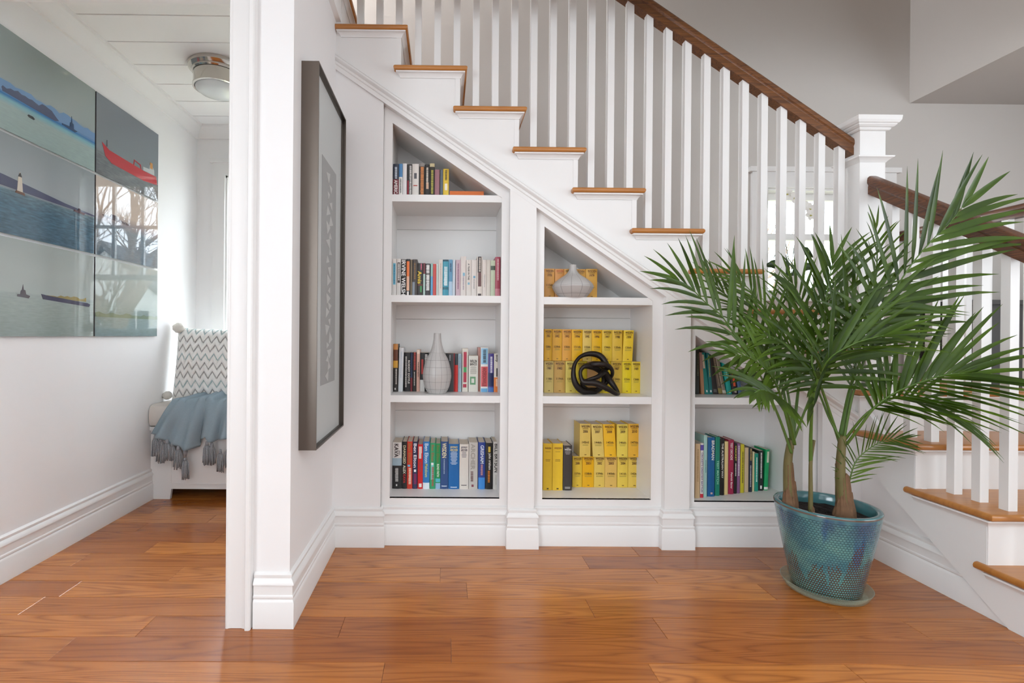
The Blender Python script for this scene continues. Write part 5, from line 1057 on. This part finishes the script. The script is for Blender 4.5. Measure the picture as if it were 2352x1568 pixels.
for s in (1, -1):
    o_ = len(pm.v); vs = []; fs = []
    for j in range(NV+1):
        for i in range(NU+1):
            u = -1+2*i/NU; v = -1+2*j/NV; vs.append(pill(u, v, s)); pm.uv.append(((u+1)/2, (v+1)/2))
    for j in range(NV):
        for i in range(NU): a = j*(NU+1)+i; fs.append((a, a+1, a+NU+2, a+NU+1))
    pm.add(vs, fs)
mz = min(v[2] for v in pm.v); pm.v = [(v[0], v[1], v[2]-mz+.574) for v in pm.v]
pm.build('pillow_cover', KN, pil, smooth=True)
YARN = mat('cream_yarn', '#dedad2', .95, noise=.1, nscale=200, bump=.6)
def pom(c, r):
    m = MB(); rr_ = random.Random(int(c[0]*1e4)+int(c[2]*1e4)); vs = []; fs = []
    nn, mm = 16, 10
    prof_ = []
    for j in range(mm+1):
        for i in range(nn):
            a = 2*PI*i/nn; t = PI*j/mm; q = r*(1+.10*math.sin(5*a)*math.sin(4*t)+rr_.uniform(-.05, .05))
            vs.append((c[0]+q*math.sin(t)*math.cos(a), c[1]+q*math.sin(t)*math.sin(a), c[2]+q*math.cos(t)*.9))
    for j in range(mm):
        for i in range(nn): fs.append((j*nn+i, j*nn+(i+1) % nn, (j+1)*nn+(i+1) % nn, (j+1)*nn+i))
    return m.add(vs, fs)
for u, v in ((-1, 1), (1, 1), (-1, -1), (1, -1)):
    p_ = pill(u, v, 1); pom((p_[0]+.012*u+(.03 if (u, v) == (-1, 1) else 0), p_[1]-.03, p_[2]-mz+.574+(.034 if v < 0 else -.004)), .035 if v > 0 else .028).build('pompom', YARN, pil, smooth=True)

# throw draped over the cushion
TH = mat('blue_grey_plush', '#91a3ad', .85, noise=.08, nscale=120, bump=.15)
TAS = mat('grey_tassel_yarn', '#a3a6ab', .95, noise=.65, nscale=260, bump=.4)
tw = thing('throw_blanket', (-1.35, 3.02, .57), 'blue-grey plush throw with grey tassels draped over the seat edge', 'blanket')
TX0, TX1 = -1.735, -1.02
hem = lambda x: .435 - .040*math.sin((x+1.735)*7.5) - .075*max(0, min(1, (x+1.62)/.18))*max(0, 1-max(0, (x+1.44)/.06)) 
def hemz(x):
    pts = [(-1.745, .405), (-1.66, .385), (-1.60, .345), (-1.52, .318), (-1.47, .325), (-1.455, .372), (-1.40, .385), (-1.36, .36), (-1.32, .372), (-1.27, .385), (-1.2, .38), (-1.1, .37), (-1.0, .38)]
    for (a, za), (b_, zb) in zip(pts, pts[1:]):
        if a <= x <= b_: t = (x-a)/(b_-a); return za+(zb-za)*(t*t*(3-2*t))
    return .38
NXT, NTT = 110, 34
cl = MB(); vs = []
for j in range(NTT+1):
    t = j/NTT
    for i in range(NXT+1):
        xs_ = i/NXT; x = TX0 + (TX1-TX0)*xs_
        fold = (.015*math.sin(x*44+.8*math.sin(x*9)) + .009*math.sin(x*83+1.3) + .008*math.sin(x*23))
        if t < .42:            # on top of the cushion, narrowing towards the back
            q = t/.42; yb = 3.215 - (3.215-(BEY-.012))*q
            x2 = x + .12*(1-xs_)**1.5; xb = -1.36 + (x2+1.36)*(.62+.38*q)
            xx = xb; yy = yb; zz = .578 + .012 + abs(fold)*1.1 + .035*(1-q)**2
        else:
            q = (t-.42)/.58; hz = hemz(x); z1_ = .585
            zz = z1_ + (hz - z1_)*q
            bul_ = .030*math.sin(min(1, q*2.2)*PI/2)
            xx = x + .012*q*math.sin(x*20) + .12*(1-q)*(1-xs_)**1.5; yy = BEY - .012 - bul_ - .010 - fold*(.3+1.3*q) - .012*q
            zz += (.012+abs(fold)*1.1)*(1-q)
        vs.append((xx, yy, zz))
fs = []
for j in range(NTT):
    for i in range(NXT): a = j*(NXT+1)+i; fs.append((a, a+1, a+NXT+2, a+NXT+1))
nv_ = len(vs)
cl.add(vs, fs)
clo = cl.build('cloth', TH, tw, smooth=True)
sm = clo.modifiers.new('thickness', 'SOLIDIFY'); sm.thickness = .006; sm.offset = 1
def tassel(x, zt, ln, r, seed, y=None):
    rr_ = random.Random(seed); m = MB(); y = y if y is not None else BEY - .062
    m.tube([(x, y, zt+.012), (x, y, zt), (x, y, zt-.012)], [r*.35, r*.5, r*.6], 8)
    for k in range(26):
        a = 2*PI*k/13 + rr_.uniform(-.2, .2); q = r*(1.0 if k < 13 else .55)
        ex, ey = math.cos(a)*q, math.sin(a)*q*.6; l_ = ln*rr_.uniform(.88, 1.05)
        m.tube([(x+ex*.35, y+ey*.35, zt-.006), (x+ex*.9, y+ey*.9, zt-.03), (x+ex*1.05+rr_.uniform(-.003, .003), y+ey, zt-l_*.6), (x+ex*1.1+rr_.uniform(-.004, .004), y+ey*1.1, zt-l_)], [.0028, .0034, .0034, .003], 5)
    return m.build('tassel', TAS, tw, smooth=True)
for i, (x, zt, ln, r) in enumerate(((-1.700, .392, .115, .018), (-1.668, .372, .135, .021), (-1.632, .362, .11, .020), (-1.600, .345, .095, .018), (-1.565, .325, .125, .022), (-1.523, .262, .12, .018), (-1.397, .352, .125, .020), (-1.368, .345, .12, .019), (-1.318, .305, .12, .017), (-1.27, .33, .12, .018), (-1.2, .34, .12, .018), (-1.1, .34, .12, .018))):
    tassel(x, zt, ln, r, i)
# folded corner hanging under the hem, carrying the low tassel
MB().tube([(-1.523, BEY-.062, .330), (-1.521, BEY-.064, .30), (-1.523, BEY-.062, .268)], [.022, .020, .010], 10, flat=.5).build('hanging_corner', TAS, tw, smooth=True)

# ------------------------------------------------------------------ planter, saucer, palm
PCX, PCY = 1.527, 1.99
GLZ = bpy.data.materials.new('teal_glaze'); GLZ.use_nodes = True; nt = GLZ.node_tree; N = nt.nodes; b = N['Principled BSDF']
b.inputs['Roughness'].default_value = .16; b.inputs['Coat Weight'].default_value = .6; b.inputs['Coat Roughness'].default_value = .05
uvn = N.new('ShaderNodeUVMap'); uvn.uv_map = 'uv'; sx_ = N.new('ShaderNodeSeparateXYZ'); nt.links.new(uvn.outputs[0], sx_.inputs[0])
U, V = sx_.outputs['X'], sx_.outputs['Y']
vr = mth('MULTIPLY', V, 38); row = mth('FLOOR', vr)
ur = mth('ADD', mth('MULTIPLY', U, 92), mth('MULTIPLY', mth('MODULO', row, 2), .5))
fx = mth('SUBTRACT', mth('FRACT', ur), .5); fy = mth('SUBTRACT', mth('FRACT', vr), .5)
dd = mth('SQRT', mth('ADD', mth('MULTIPLY', fx, fx), mth('MULTIPLY', fy, fy)))
inband = mth('MULTIPLY', mth('LESS_THAN', V, .93), mth('GREATER_THAN', V, .01))
hgt = mth('MULTIPLY', mth('SMOOTH_MIN', mth('SUBTRACT', .62, dd), .3, .1), inband)
tcn = N.new('ShaderNodeTexCoord')
def nz_(sc, vec=None, det=3):
    q = N.new('ShaderNodeTexNoise'); q.inputs['Scale'].default_value = 1; q.inputs['Detail'].default_value = det
    mp_ = N.new('ShaderNodeMapping'); mp_.inputs['Scale'].default_value = sc; nt.links.new(tcn.outputs['Object'], mp_.inputs[0]); nt.links.new(mp_.outputs[0], q.inputs['Vector']); return q.outputs[0]
def mixc(f, a, b_):
    q = N.new('ShaderNodeMix'); q.data_type = 'RGBA'
    if isinstance(f, (int, float)): q.inputs[0].default_value = f
    else: nt.links.new(f, q.inputs[0])
    for i, v in ((6, a), (7, b_)):
        if isinstance(v, tuple): q.inputs[i].default_value = v
        else: nt.links.new(v, q.inputs[i])
    return q.outputs[2]
def ramp(v, a, b_):
    q = N.new('ShaderNodeMapRange'); q.inputs[1].default_value = a; q.inputs[2].default_value = b_; nt.links.new(v, q.inputs[0]); return q.outputs[0]
streak = nz_((22, 22, 2.2)); blot = nz_((9, 9, 14))
c1 = mixc(ramp(blot, .35, .65), lin('#5e9590'), lin('#3f7883'))
c2 = mixc(mth('MULTIPLY', ramp(streak, .55, .68), ramp(V, .15, .5)), c1, lin('#2c6088'))
c3 = mixc(mth('MULTIPLY', ramp(V, .66, .86), ramp(nz_((8, 8, 5)), .40, .58)), c2, lin('#2b5070'))
c3 = mixc(ramp(V, .955, .975), c3, lin('#46757a'))
c3 = mixc(mth('MULTIPLY', mth('GREATER_THAN', V, .972), mth('LESS_THAN', V, .990)), c3, lin('#5c4a40'))
groove = mth('MULTIPLY', ramp(dd, .36, .44), inband)
bare = mth('MULTIPLY', groove, mth('GREATER_THAN', mth('ADD', mth('MULTIPLY', streak, 1.25), mth('MULTIPLY', V, -.85)), .26))
c4 = mixc(mth('MULTIPLY', groove, .6), c3, lin('#173a45'))
c5 = mixc(bare, c4, lin('#4a2c20'))
nt.links.new(c5, b.inputs['Base Color'])
bu = N.new('ShaderNodeBump'); bu.inputs['Strength'].default_value = .9; bu.inputs['Distance'].default_value = .004; nt.links.new(hgt, bu.inputs['Height']); nt.links.new(bu.outputs[0], b.inputs['Normal'])
pt = thing('planter', (PCX, PCY, .008), 'round teal glazed planter with dimpled pattern on the oak floor', 'planter')
prof = [(.108, .010), (.116, .016), (.130, .085), (.146, .165), (.161, .245), (.171, .305), (.1755, .330), (.1765, .338), (.1735, .3425), (.160, .3425), (.156, .338), (.153, .31), (.150, .27)]
m = MB(); n = 96; vs = []; uv = []
dense = []
for (r1, z1), (r2, z2) in zip(prof, prof[1:]):
    kk = 3 if abs(z2-z1) > .03 else 1
    for q in range(kk): dense.append((r1+(r2-r1)*q/kk, z1+(z2-z1)*q/kk))
dense.append(prof[-1])
top_i = max(range(len(dense)), key=lambda i: dense[i][1])
for i, (r, z) in enumerate(dense):
    for k in range(n+1):
        a = 2*PI*k/n; vs.append((PCX+r*math.cos(a), PCY+r*math.sin(a), z)); uv.append((k/n, min(z/.3425, 1) if i <= top_i+1 else 1.0))
fs = []
for i in range(len(dense)-1):
    for k in range(n): a = i*(n+1)+k; fs.append((a, a+1, a+n+2, a+n+1))
m.add(vs, fs); m.uv = uv
m.build('pot', GLZ, pt, smooth=True)
MB().lathe([(.02, .009), (.108, .010), (.108, .012), (.02, .012)], PCX, PCY, 32).build('pot_base', mat('pot_base_clay', '#5a3a2a', .8), pt)
SOIL = mat('potting_soil', '#1b120d', .95, noise=.6, nscale=160, bump=1)
m = MB(); rr = random.Random(3); n = 40; vs = []; fs = []
for j in range(13):
    r = .1505*j/12
    for k in range(n):
        a = 2*PI*k/n; vs.append((PCX+r*math.cos(a), PCY+r*math.sin(a), .300 + rr.uniform(-.003, .005) + .006*(1-j/12)))
for j in range(12):
    for k in range(n): fs.append((j*n+k, j*n+(k+1) % n, (j+1)*n+(k+1) % n, (j+1)*n+k))
m.add(vs, fs); m.build('soil', SOIL, pt, smooth=False)
# clear saucer
SAU = bpy.data.materials.new('clear_saucer_plastic'); SAU.use_nodes = True; nt = SAU.node_tree; N = nt.nodes
t_ = N.new('ShaderNodeBsdfTransparent'); t_.inputs[0].default_value = lin('#eef4ec'); g_ = N['Principled BSDF']; g_.inputs['Base Color'].default_value = lin('#dfe8dc'); g_.inputs['Roughness'].default_value = .08
lw_ = N.new('ShaderNodeLayerWeight'); lw_.inputs[0].default_value = .25
mr_ = N.new('ShaderNodeMapRange'); mr_.inputs[3].default_value = .03; mr_.inputs[4].default_value = .5; nt.links.new(lw_.outputs['Facing'], mr_.inputs[0])
ms_ = N.new('ShaderNodeMixShader'); nt.links.new(mr_.outputs[0], ms_.inputs[0]); nt.links.new(t_.outputs[0], ms_.inputs[1]); nt.links.new(g_.outputs[0], ms_.inputs[2]); nt.links.new(ms_.outputs[0], N['Material Output'].inputs[0])
MB().lathe([(.01, .0012), (.128, .0012), (.136, .004), (.148, .026), (.1515, .034), (.149, .034), (.1455, .027), (.133, .0085), (.126, .0075), (.01, .0075)], PCX, PCY, 64).build('plant_saucer', SAU, smooth=False, auto=.8, label='clear plastic saucer under the teal planter', cat='saucer')

LEAF = bpy.data.materials.new('palm_leaf'); LEAF.use_nodes = True; nt = LEAF.node_tree; N = nt.nodes; b = N['Principled BSDF']
oi = N.new('ShaderNodeObjectInfo'); tcn = N.new('ShaderNodeTexCoord')
nzz = N.new('ShaderNodeTexNoise'); nzz.inputs['Scale'].default_value = 7; nt.links.new(tcn.outputs['Object'], nzz.inputs['Vector'])
ca = mixc(oi.outputs['Random'], lin('#3b560b'), lin('#22370a'))
cb_ = mixc(ramp(nzz.outputs[0], .45, .75), ca, lin('#567218'))
nt.links.new(cb_, b.inputs['Base Color']); b.inputs['Roughness'].default_value = .42; b.inputs['Specular IOR Level'].default_value = .35
tr = N.new('ShaderNodeBsdfTranslucent'); nt.links.new(mixc(.3, cb_, lin('#8aa822')), tr.inputs[0])
ms = N.new('ShaderNodeMixShader'); ms.inputs[0].default_value = .16; nt.links.new(b.outputs[0], ms.inputs[1]); nt.links.new(tr.outputs[0], ms.inputs[2]); nt.links.new(ms.outputs[0], N['Material Output'].inputs[0])
STEM = mat('palm_stem', '#6a6238', .6, noise=.35, nscale=18, bump=.2)
BARK = mat('palm_fibre_brown', '#7a5a40', .85, noise=.4, nscale=40, bump=.5)
RACH = mat('palm_rachis', '#52702c', .45, noise=.2, nscale=40)
palm = thing('potted_palm', (PCX, PCY, .30), 'tall green feather palm growing in the teal planter', 'plant')
def trunk(pts, rad, sheath):
    t_ = MB().tube(cat_rom(pts, 6), [rad[0]+(rad[1]-rad[0])*k/(6*(len(pts)-1)) for k in range(6*(len(pts)-1)+1)], 14, flat=.8).build('stem', STEM, palm, smooth=True)
    for k, (a, h, r, s) in enumerate(sheath):
        bx, by, bz = pts[0]; m_ = MB(); vs_ = []; fs_ = []; nn = 9
        for j in range(8):
            q = j/7
            for i in range(nn):
                t = -1 + 2*i/(nn-1); ang = a + t*1.35*(1-.55*q)
                rad_ = r*(1.18 - .40*q) + .004*math.sin(9*t+q*4)
                vs_.append((bx + (pts[1][0]-bx)*q*h/.17 + rad_*math.cos(ang), by + rad_*math.sin(ang)*.9, bz - .006 + h*q + (.02*(1-abs(t))*q)))
        for j in range(7):
            for i in range(nn-1): fs_.append((j*nn+i, j*nn+i+1, (j+1)*nn+i+1, (j+1)*nn+i))
        o_ = m_.add(vs_, fs_).build('leaf_sheath', BARK, t_, smooth=True)
        sm_ = o_.modifiers.new('thickness', 'SOLIDIFY'); sm_.thickness = .004
    return t_
trunk([(1.403, 2.02, .296), (1.397, 2.02, .38), (1.394, 2.02, .50), (1.400, 2.01, .595)], (.024, .014), [(-2.4, .09, .029, 0), (-.7, .12, .027, 0), (1.5, .07, .029, 0), (-1.5, .20, .022, 0)])
trunk([(1.571, 1.95, .296), (1.560, 1.95, .38), (1.5515, 1.95, .486), (1.5588, 1.95, .622)], (.028, .014), [(-2.3, .085, .034, 0), (-.6, .10, .033, 0), (1.6, .07, .034, 0), (-1.4, .17, .028, 0), (-3.0, .22, .023, 0)])
trunk([(1.447, 1.965, .298), (1.447, 1.965, .40), (1.450, 1.97, .514), (1.462, 1.97, .60)], (.010, .006), [(-1.2, .035, .013, 0)])

FS = {'F1': (.28, .022, 19, .2, (.25, -1, .45)), 'F2': (.22, .016, 20, .2, (.2, -.9, .6)), 'F3': (.38, .025, 15, .25, (.1, -1, .25)), 'F4': (.32, .021, 18, .22, (0, -.75, .8)),
      'F5': (.27, .017, 22, .25, (-.1, -1, .3)), 'F6': (.25, .016, 20, .3, (.1, -1, .3)), 'F7': (.20, .018, 15, .45, (-.3, -.75, .7)), 'F8': (.15, .008, 20, .2, (.1, -1, .35)),
      'F9': (.22, .014, 22, .3, (0, -.6, .8)), 'F10': (.20, .013, 22, .35, (.2, -1, .2)), 'F11': (.28, .018, 20, .3, (0, -.7, .8)), 'F12': (.22, .016, 18, .35, (-.2, -.8, .7)),
      'F13': (.24, .016, 20, .3, (-.1, -.8, .6)), 'F14': (.24, .016, 20, .3, (.1, -1, .35)), 'F15': (.30, .019, 22, .3, (-.1, -1, .4)), 'F16': (.24, .015, 20, .3, (.2, -1, .5))}
OWN = ['F3', 'F1', 'F4', 'F7', 'F5', 'F15', 'F11']       # the fronds that show largest: every leaflet an object of its own
stuff = MB(); n_own = 0
rr = random.Random(21)
def leaflet(m, base, d, nrm, L, W, droop):
    """tapered strip with a folded midrib"""
    ns = 6; d = d.normalized(); side = d.cross(nrm).normalized(); nn = side.cross(d).normalized()
    p = base.copy(); vs = []; fs = []; cur = d.copy()
    for k in range(ns+1):
        t = k/ns
        w_ = W*.5*(min(1, .35+t*3.2))*(1-t**2.2)**.8 if k < ns else .0003
        s_ = side; up_ = s_.cross(cur).normalized()
        vs += [p - s_*w_ + up_*w_*.32, p, p + s_*w_ + up_*w_*.32]
        cur = (cur + Vector((0, 0, -1))*droop*(.12+.5*t)/ns*1.6).normalized()
        p = p + cur*(L/ns)
    for k in range(ns):
        a = 3*k; fs += [(a, a+1, a+4, a+3), (a+1, a+2, a+5, a+4)]
    m.add(vs, fs)
for key, P in FRONDS.items():
    Lmax, W, NL, t0, nr = FS[key]; W *= (1.02 if key != 'F8' else .9); NL = int(NL*.74) if key not in ('F8', 'F3', 'F4') else NL; Lmax *= 1.16 if key not in ('F8', 'F3', 'F7') else 1
    pts = cat_rom(P, 10); n_ = len(pts)
    L_ = [0]
    for a, b_ in zip(pts, pts[1:]): L_.append(L_[-1] + (b_-a).length)
    tot = L_[-1]
    rad = [.0062*(1-.8*l/tot)+.0008 for l in L_]
    if key == 'F8': rad = [.0025*(1-.7*l/tot)+.0005 for l in L_]
    fo = MB().tube(pts, rad, 7, flat=.7).build('frond', RACH, palm, smooth=True)
    nrm = Vector(nr).normalized()
    def at(t):
        l = t*tot
        for i in range(n_-1):
            if L_[i+1] >= l: q = (l-L_[i])/max(L_[i+1]-L_[i], 1e-9); return pts[i].lerp(pts[i+1], q), (pts[min(i+2, n_-1)]-pts[max(i-1, 0)]).normalized()
        return pts[-1], (pts[-1]-pts[-2]).normalized()
    start = .36 if key not in ('F8', 'F7') else (.12 if key == 'F8' else .5)
    for j in range(NL):
        for s in (1, -1):
            q = (j + (.25 if s > 0 else 0) + rr.uniform(-.12, .12))/NL; q = max(0, min(1, q)); t = start + (1-start)*q
            base, tan = at(t)
            side = tan.cross(nrm).normalized()*s
            ang = math.radians(66 - 42*q + rr.uniform(-6, 6))
            d = tan*math.cos(ang) + side*math.sin(ang) + nrm*rr.uniform(.02, .22)
            prof_ = max(.25, math.sin(PI*(.16+.74*q))**.7)
            L = Lmax*prof_*rr.uniform(.85, 1.1); 
            droop = t0*2.2*rr.uniform(.6, 1.5)
            if key in OWN and n_own < 300:
                m = MB(); leaflet(m, base, d, nrm, L, W*rr.uniform(.85, 1.1), droop); m.build('leaflet', LEAF, fo, smooth=True); n_own += 1
            else: leaflet(stuff, base, d, nrm, L, W*rr.uniform(.85, 1.1), droop)
    # end leaflets
    for s in (-.25, .25):
        base, tan = at(1.0); d = tan + tan.cross(nrm)*s; leaflet(stuff, base, d, nrm, Lmax*.5, W, .3)
stuff.build('foliage', LEAF, palm, smooth=True, kind='stuff')

# ------------------------------------------------------------------ orchid on the landing window sill
ox, oy = 2.19, 3.165
orc = thing('potted_orchid', (ox, oy, BZ0), 'white orchid in a pot on the landing window sill', 'plant')
MB().lathe([(.035, BZ0), (.052, BZ0+.11), (.056, BZ0+.12), (.050, BZ0+.12), (.046, BZ0+.10)], ox, oy, 24).build('pot', mat('white_pot', '#d6d4d0', .35), orc, auto=.5)
OL = mat('orchid_leaf', '#27421c', .4, noise=.2); OP = mat('orchid_petal', '#f0eeea', .6); OC = mat('orchid_centre', '#b9b45a', .6); OS = mat('orchid_stem', '#3a4a22', .5)
for a, L, h in ((2.6, .20, .05), (.3, .16, .04), (3.6, .15, .10), (-.6, .14, .10), (1.2, .12, .12)):
    m = MB(); dx, dy = math.cos(a), math.sin(a)*.25; vs = []; fs = []
    for k in range(8):
        t = k/7; w_ = .032*math.sin(PI*(.12+.86*t)); px, py, pz = ox+dx*L*t, oy+dy*L*t-.02*t, BZ0+.12+h*math.sin(PI*.75*t)*1.6
        vs += [(px, py-.004, pz+w_), (px, py, pz), (px, py+.004, pz-w_*.9)]
    for k in range(7): fs += [(3*k, 3*k+1, 3*k+4, 3*k+3), (3*k+1, 3*k+2, 3*k+5, 3*k+4)]
    o_ = m.add(vs, fs).build('leaf', OL, orc, smooth=True); q = o_.modifiers.new('thickness', 'SOLIDIFY'); q.thickness = .003
spk = cat_rom([(ox, oy, BZ0+.12), (ox-.05, oy-.02, 1.62), (ox-.09, oy-.02, 1.80), (ox-.10, oy-.02, 1.89), (ox+.01, oy-.03, 1.89), (ox+.10, oy-.03, 1.78)], 8)
MB().tube(spk, .0025, 6).build('stem', OS, orc, smooth=True)
for q, dz in ((18, .0), (23, .01), (27, 0), (31, -.02), (34, -.03), (37, -.01), (39, -.02)):
    c = spk[min(q, len(spk)-1)] + Vector((rr.uniform(-.015, .015), -.02, dz)); rot = rr.uniform(0, 6)
    fl = MB(); vs = []
    fl.lathe([(.0, 0)], 0, 0, 3, cap=False)
    fl = MB()
    for k in range(5):
        a = rot + 2*PI*k/5; L = .036; W_ = .018 if k % 2 else .013
        e1 = Vector((math.cos(a), -.25, math.sin(a))); e2 = Vector((-math.sin(a), 0, math.cos(a)))
        fl.add([c, c+e1*L*.45+e2*W_, c+e1*L*.85+e2*W_*.8, c+e1*L*1.05, c+e1*L*.85-e2*W_*.8, c+e1*L*.45-e2*W_], [(0, 1, 2, 3, 4, 5)])
    fo = fl.build('flower', OP, orc)
    MB().tube([c + Vector((0, -.002, -.003)), c + Vector((0, -.014, -.006))], [.005, .003], 6).build('flower_centre', OC, fo)

# ------------------------------------------------------------------ outside: ground, bare trees, house, hedge, porch roof
slab('ground', -16, 14, 3.9, 30, -.65, -.6, m=mat('winter_grass', '#a3a184', .9, noise=.3, nscale=1))
TB = mat('bare_bark', '#8a7868', .85, noise=.3, nscale=6)
def tree(x, y, h, seed, label):
    rr_ = random.Random(seed); m = MB()
    def branch(p, d, l, r, lev):
        n_ = 4; pts = [p]; q = p.copy(); dd_ = d.copy()
        for k in range(n_):
            dd_ = (dd_ + Vector((rr_.uniform(-.22, .22), rr_.uniform(-.22, .22), rr_.uniform(-.08, .16)))).normalized(); q = q + dd_*l/n_; pts.append(q.copy())
        m.tube(pts, [r*(1-.55*k/n_) for k in range(n_+1)], 5 if lev > 1 else 8)
        if lev < 5:
            for k in range(4 if lev < 3 else 3):
                t = rr_.uniform(.35, 1); i = min(int(t*n_), n_-1); b0 = pts[i].lerp(pts[i+1], t*n_-i)
                nd = (dd_ + Vector((rr_.uniform(-1, 1), rr_.uniform(-1, 1), rr_.uniform(-.2, .7)))*.8).normalized()
                branch(b0, nd, l*rr_.uniform(.55, .75), r*.45, lev+1)
    branch(Vector((x, y, -.6)), Vector((0, 0, 1)), h*.42, h*.03, 0)
    m.build('bare_tree', TB, smooth=True, label=label, cat='tree')
tree(2.0, 8.0, 6.5, 3, 'bare winter tree nearest the left room window, mirrored in the panels')
tree(4.6, 12.0, 6.0, 8, 'bare winter tree left of the white house')
tree(8.6, 14.2, 6.5, 14, 'bare winter tree right of the white house')
HX = 9.0
hs = thing('house', (-2.0+HX, 17, -.6), 'small white house outside, mirrored in the lower photo panels', 'house')
HW = mat('white_siding', '#e2e2e0', .7); HR = mat('grey_shingles', '#6f6c6a', .8, noise=.2, nscale=8)
MB().prism([(a+HX, c) for a, c in ((-3.6, -.6), (.2, -.6), (.2, 2.0), (-1.7, 3.6), (-3.6, 2.0))], 16, 19).build('wall', HW, hs)
rf = MB(); rf.prism([(a+HX, c) for a, c in ((-3.9, 1.85), (-1.7, 3.72), (-1.7, 3.9), (-4.05, 1.9))], 15.8, 19.2); rf.prism([(a+HX, c) for a, c in ((.5, 1.85), (-1.7, 3.72), (-1.7, 3.9), (.65, 1.9))], 15.8, 19.2); rf.build('roof', HR, hs)
for x in (-3.1+HX, -2.0+HX, -.9+HX):
    f_ = MB().box(x, x+.7, 15.96, 16, .5, 1.7).build('window', mat('dark_window', '#3f4650', .2), hs)
    MB().box(x+.33, x+.37, 15.94, 15.96, .5, 1.7).build('muntin', HW, f_)
HG = mat('hedge_green', '#5f6f3f', .9, noise=.4, nscale=9, bump=1)
hm = MB(); rr_ = random.Random(4)
for k in range(22):
    cx, cz, r = 1.5+k*.42, rr_.uniform(-.2, .05), rr_.uniform(.35, .55); vs = []; fs = []
    for j in range(7):
        for i in range(10):
            a = 2*PI*i/10; t = PI*j/6; q = r*rr_.uniform(.85, 1.12); vs.append((cx+q*math.sin(t)*math.cos(a), 12.8+q*math.sin(t)*math.sin(a), cz+q*math.cos(t)))
    for j in range(6):
        for i in range(10): fs.append((j*10+i, j*10+(i+1) % 10, (j+1)*10+(i+1) % 10, (j+1)*10+i))
    hm.add(vs, fs)
hm.build('hedge', HG, label='clipped hedge in front of the white house outside', cat='hedge')
po = thing('porch_roof', (2.6, 4.4, 2.2), 'blue-grey porch roof outside the landing window', 'porch')
MB().box(1.5, 5.2, 3.34, 5.0, 2.30, 2.36).build('soffit', mat('porch_soffit', '#b9c0cc', .7), po)
MB().box(1.5, 5.2, 5.0, 5.06, 2.22, 2.44).build('fascia', mat('porch_fascia', '#e6e8ea', .6), po)

# ------------------------------------------------------------------ turn the collected lettering into flat letter meshes
bodies = sorted({t[1] for t in TEXTS}); src = {}
tmp = bpy.data.collections.new('tmp'); COL.children.link(tmp)
for s in bodies:
    cu = bpy.data.curves.new('t', 'FONT'); cu.body = s; cu.size = 1; cu.resolution_u = 3; cu.offset = .018; cu.fill_mode = 'FRONT'
    o = bpy.data.objects.new('t', cu); tmp.objects.link(o); src[s] = o
bpy.context.view_layer.update()
dg = bpy.context.evaluated_depsgraph_get(); geo = {}
for s, o in src.items():
    me = o.evaluated_get(dg).to_mesh()
    geo[s] = ([v.co.copy() for v in me.vertices], [tuple(p.vertices) for p in me.polygons]); o.evaluated_get(dg).to_mesh_clear()
for o in list(tmp.objects):
    cu = o.data; bpy.data.objects.remove(o); bpy.data.curves.remove(cu)
bpy.data.collections.remove(tmp)
for name, body, material, parent, p0, ud, vd, L, H in TEXTS:
    vs, fs = geo[body]
    if not vs: continue
    x0 = min(v.x for v in vs); x1 = max(v.x for v in vs); y0 = min(v.y for v in vs); y1 = max(v.y for v in vs)
    m = MB(); m.add([p0 + ud*((v.x-x0)/(x1-x0)*L) + vd*((v.y-y0)/(y1-y0)*H) for v in vs], fs)
    m.build(name, material, parent)
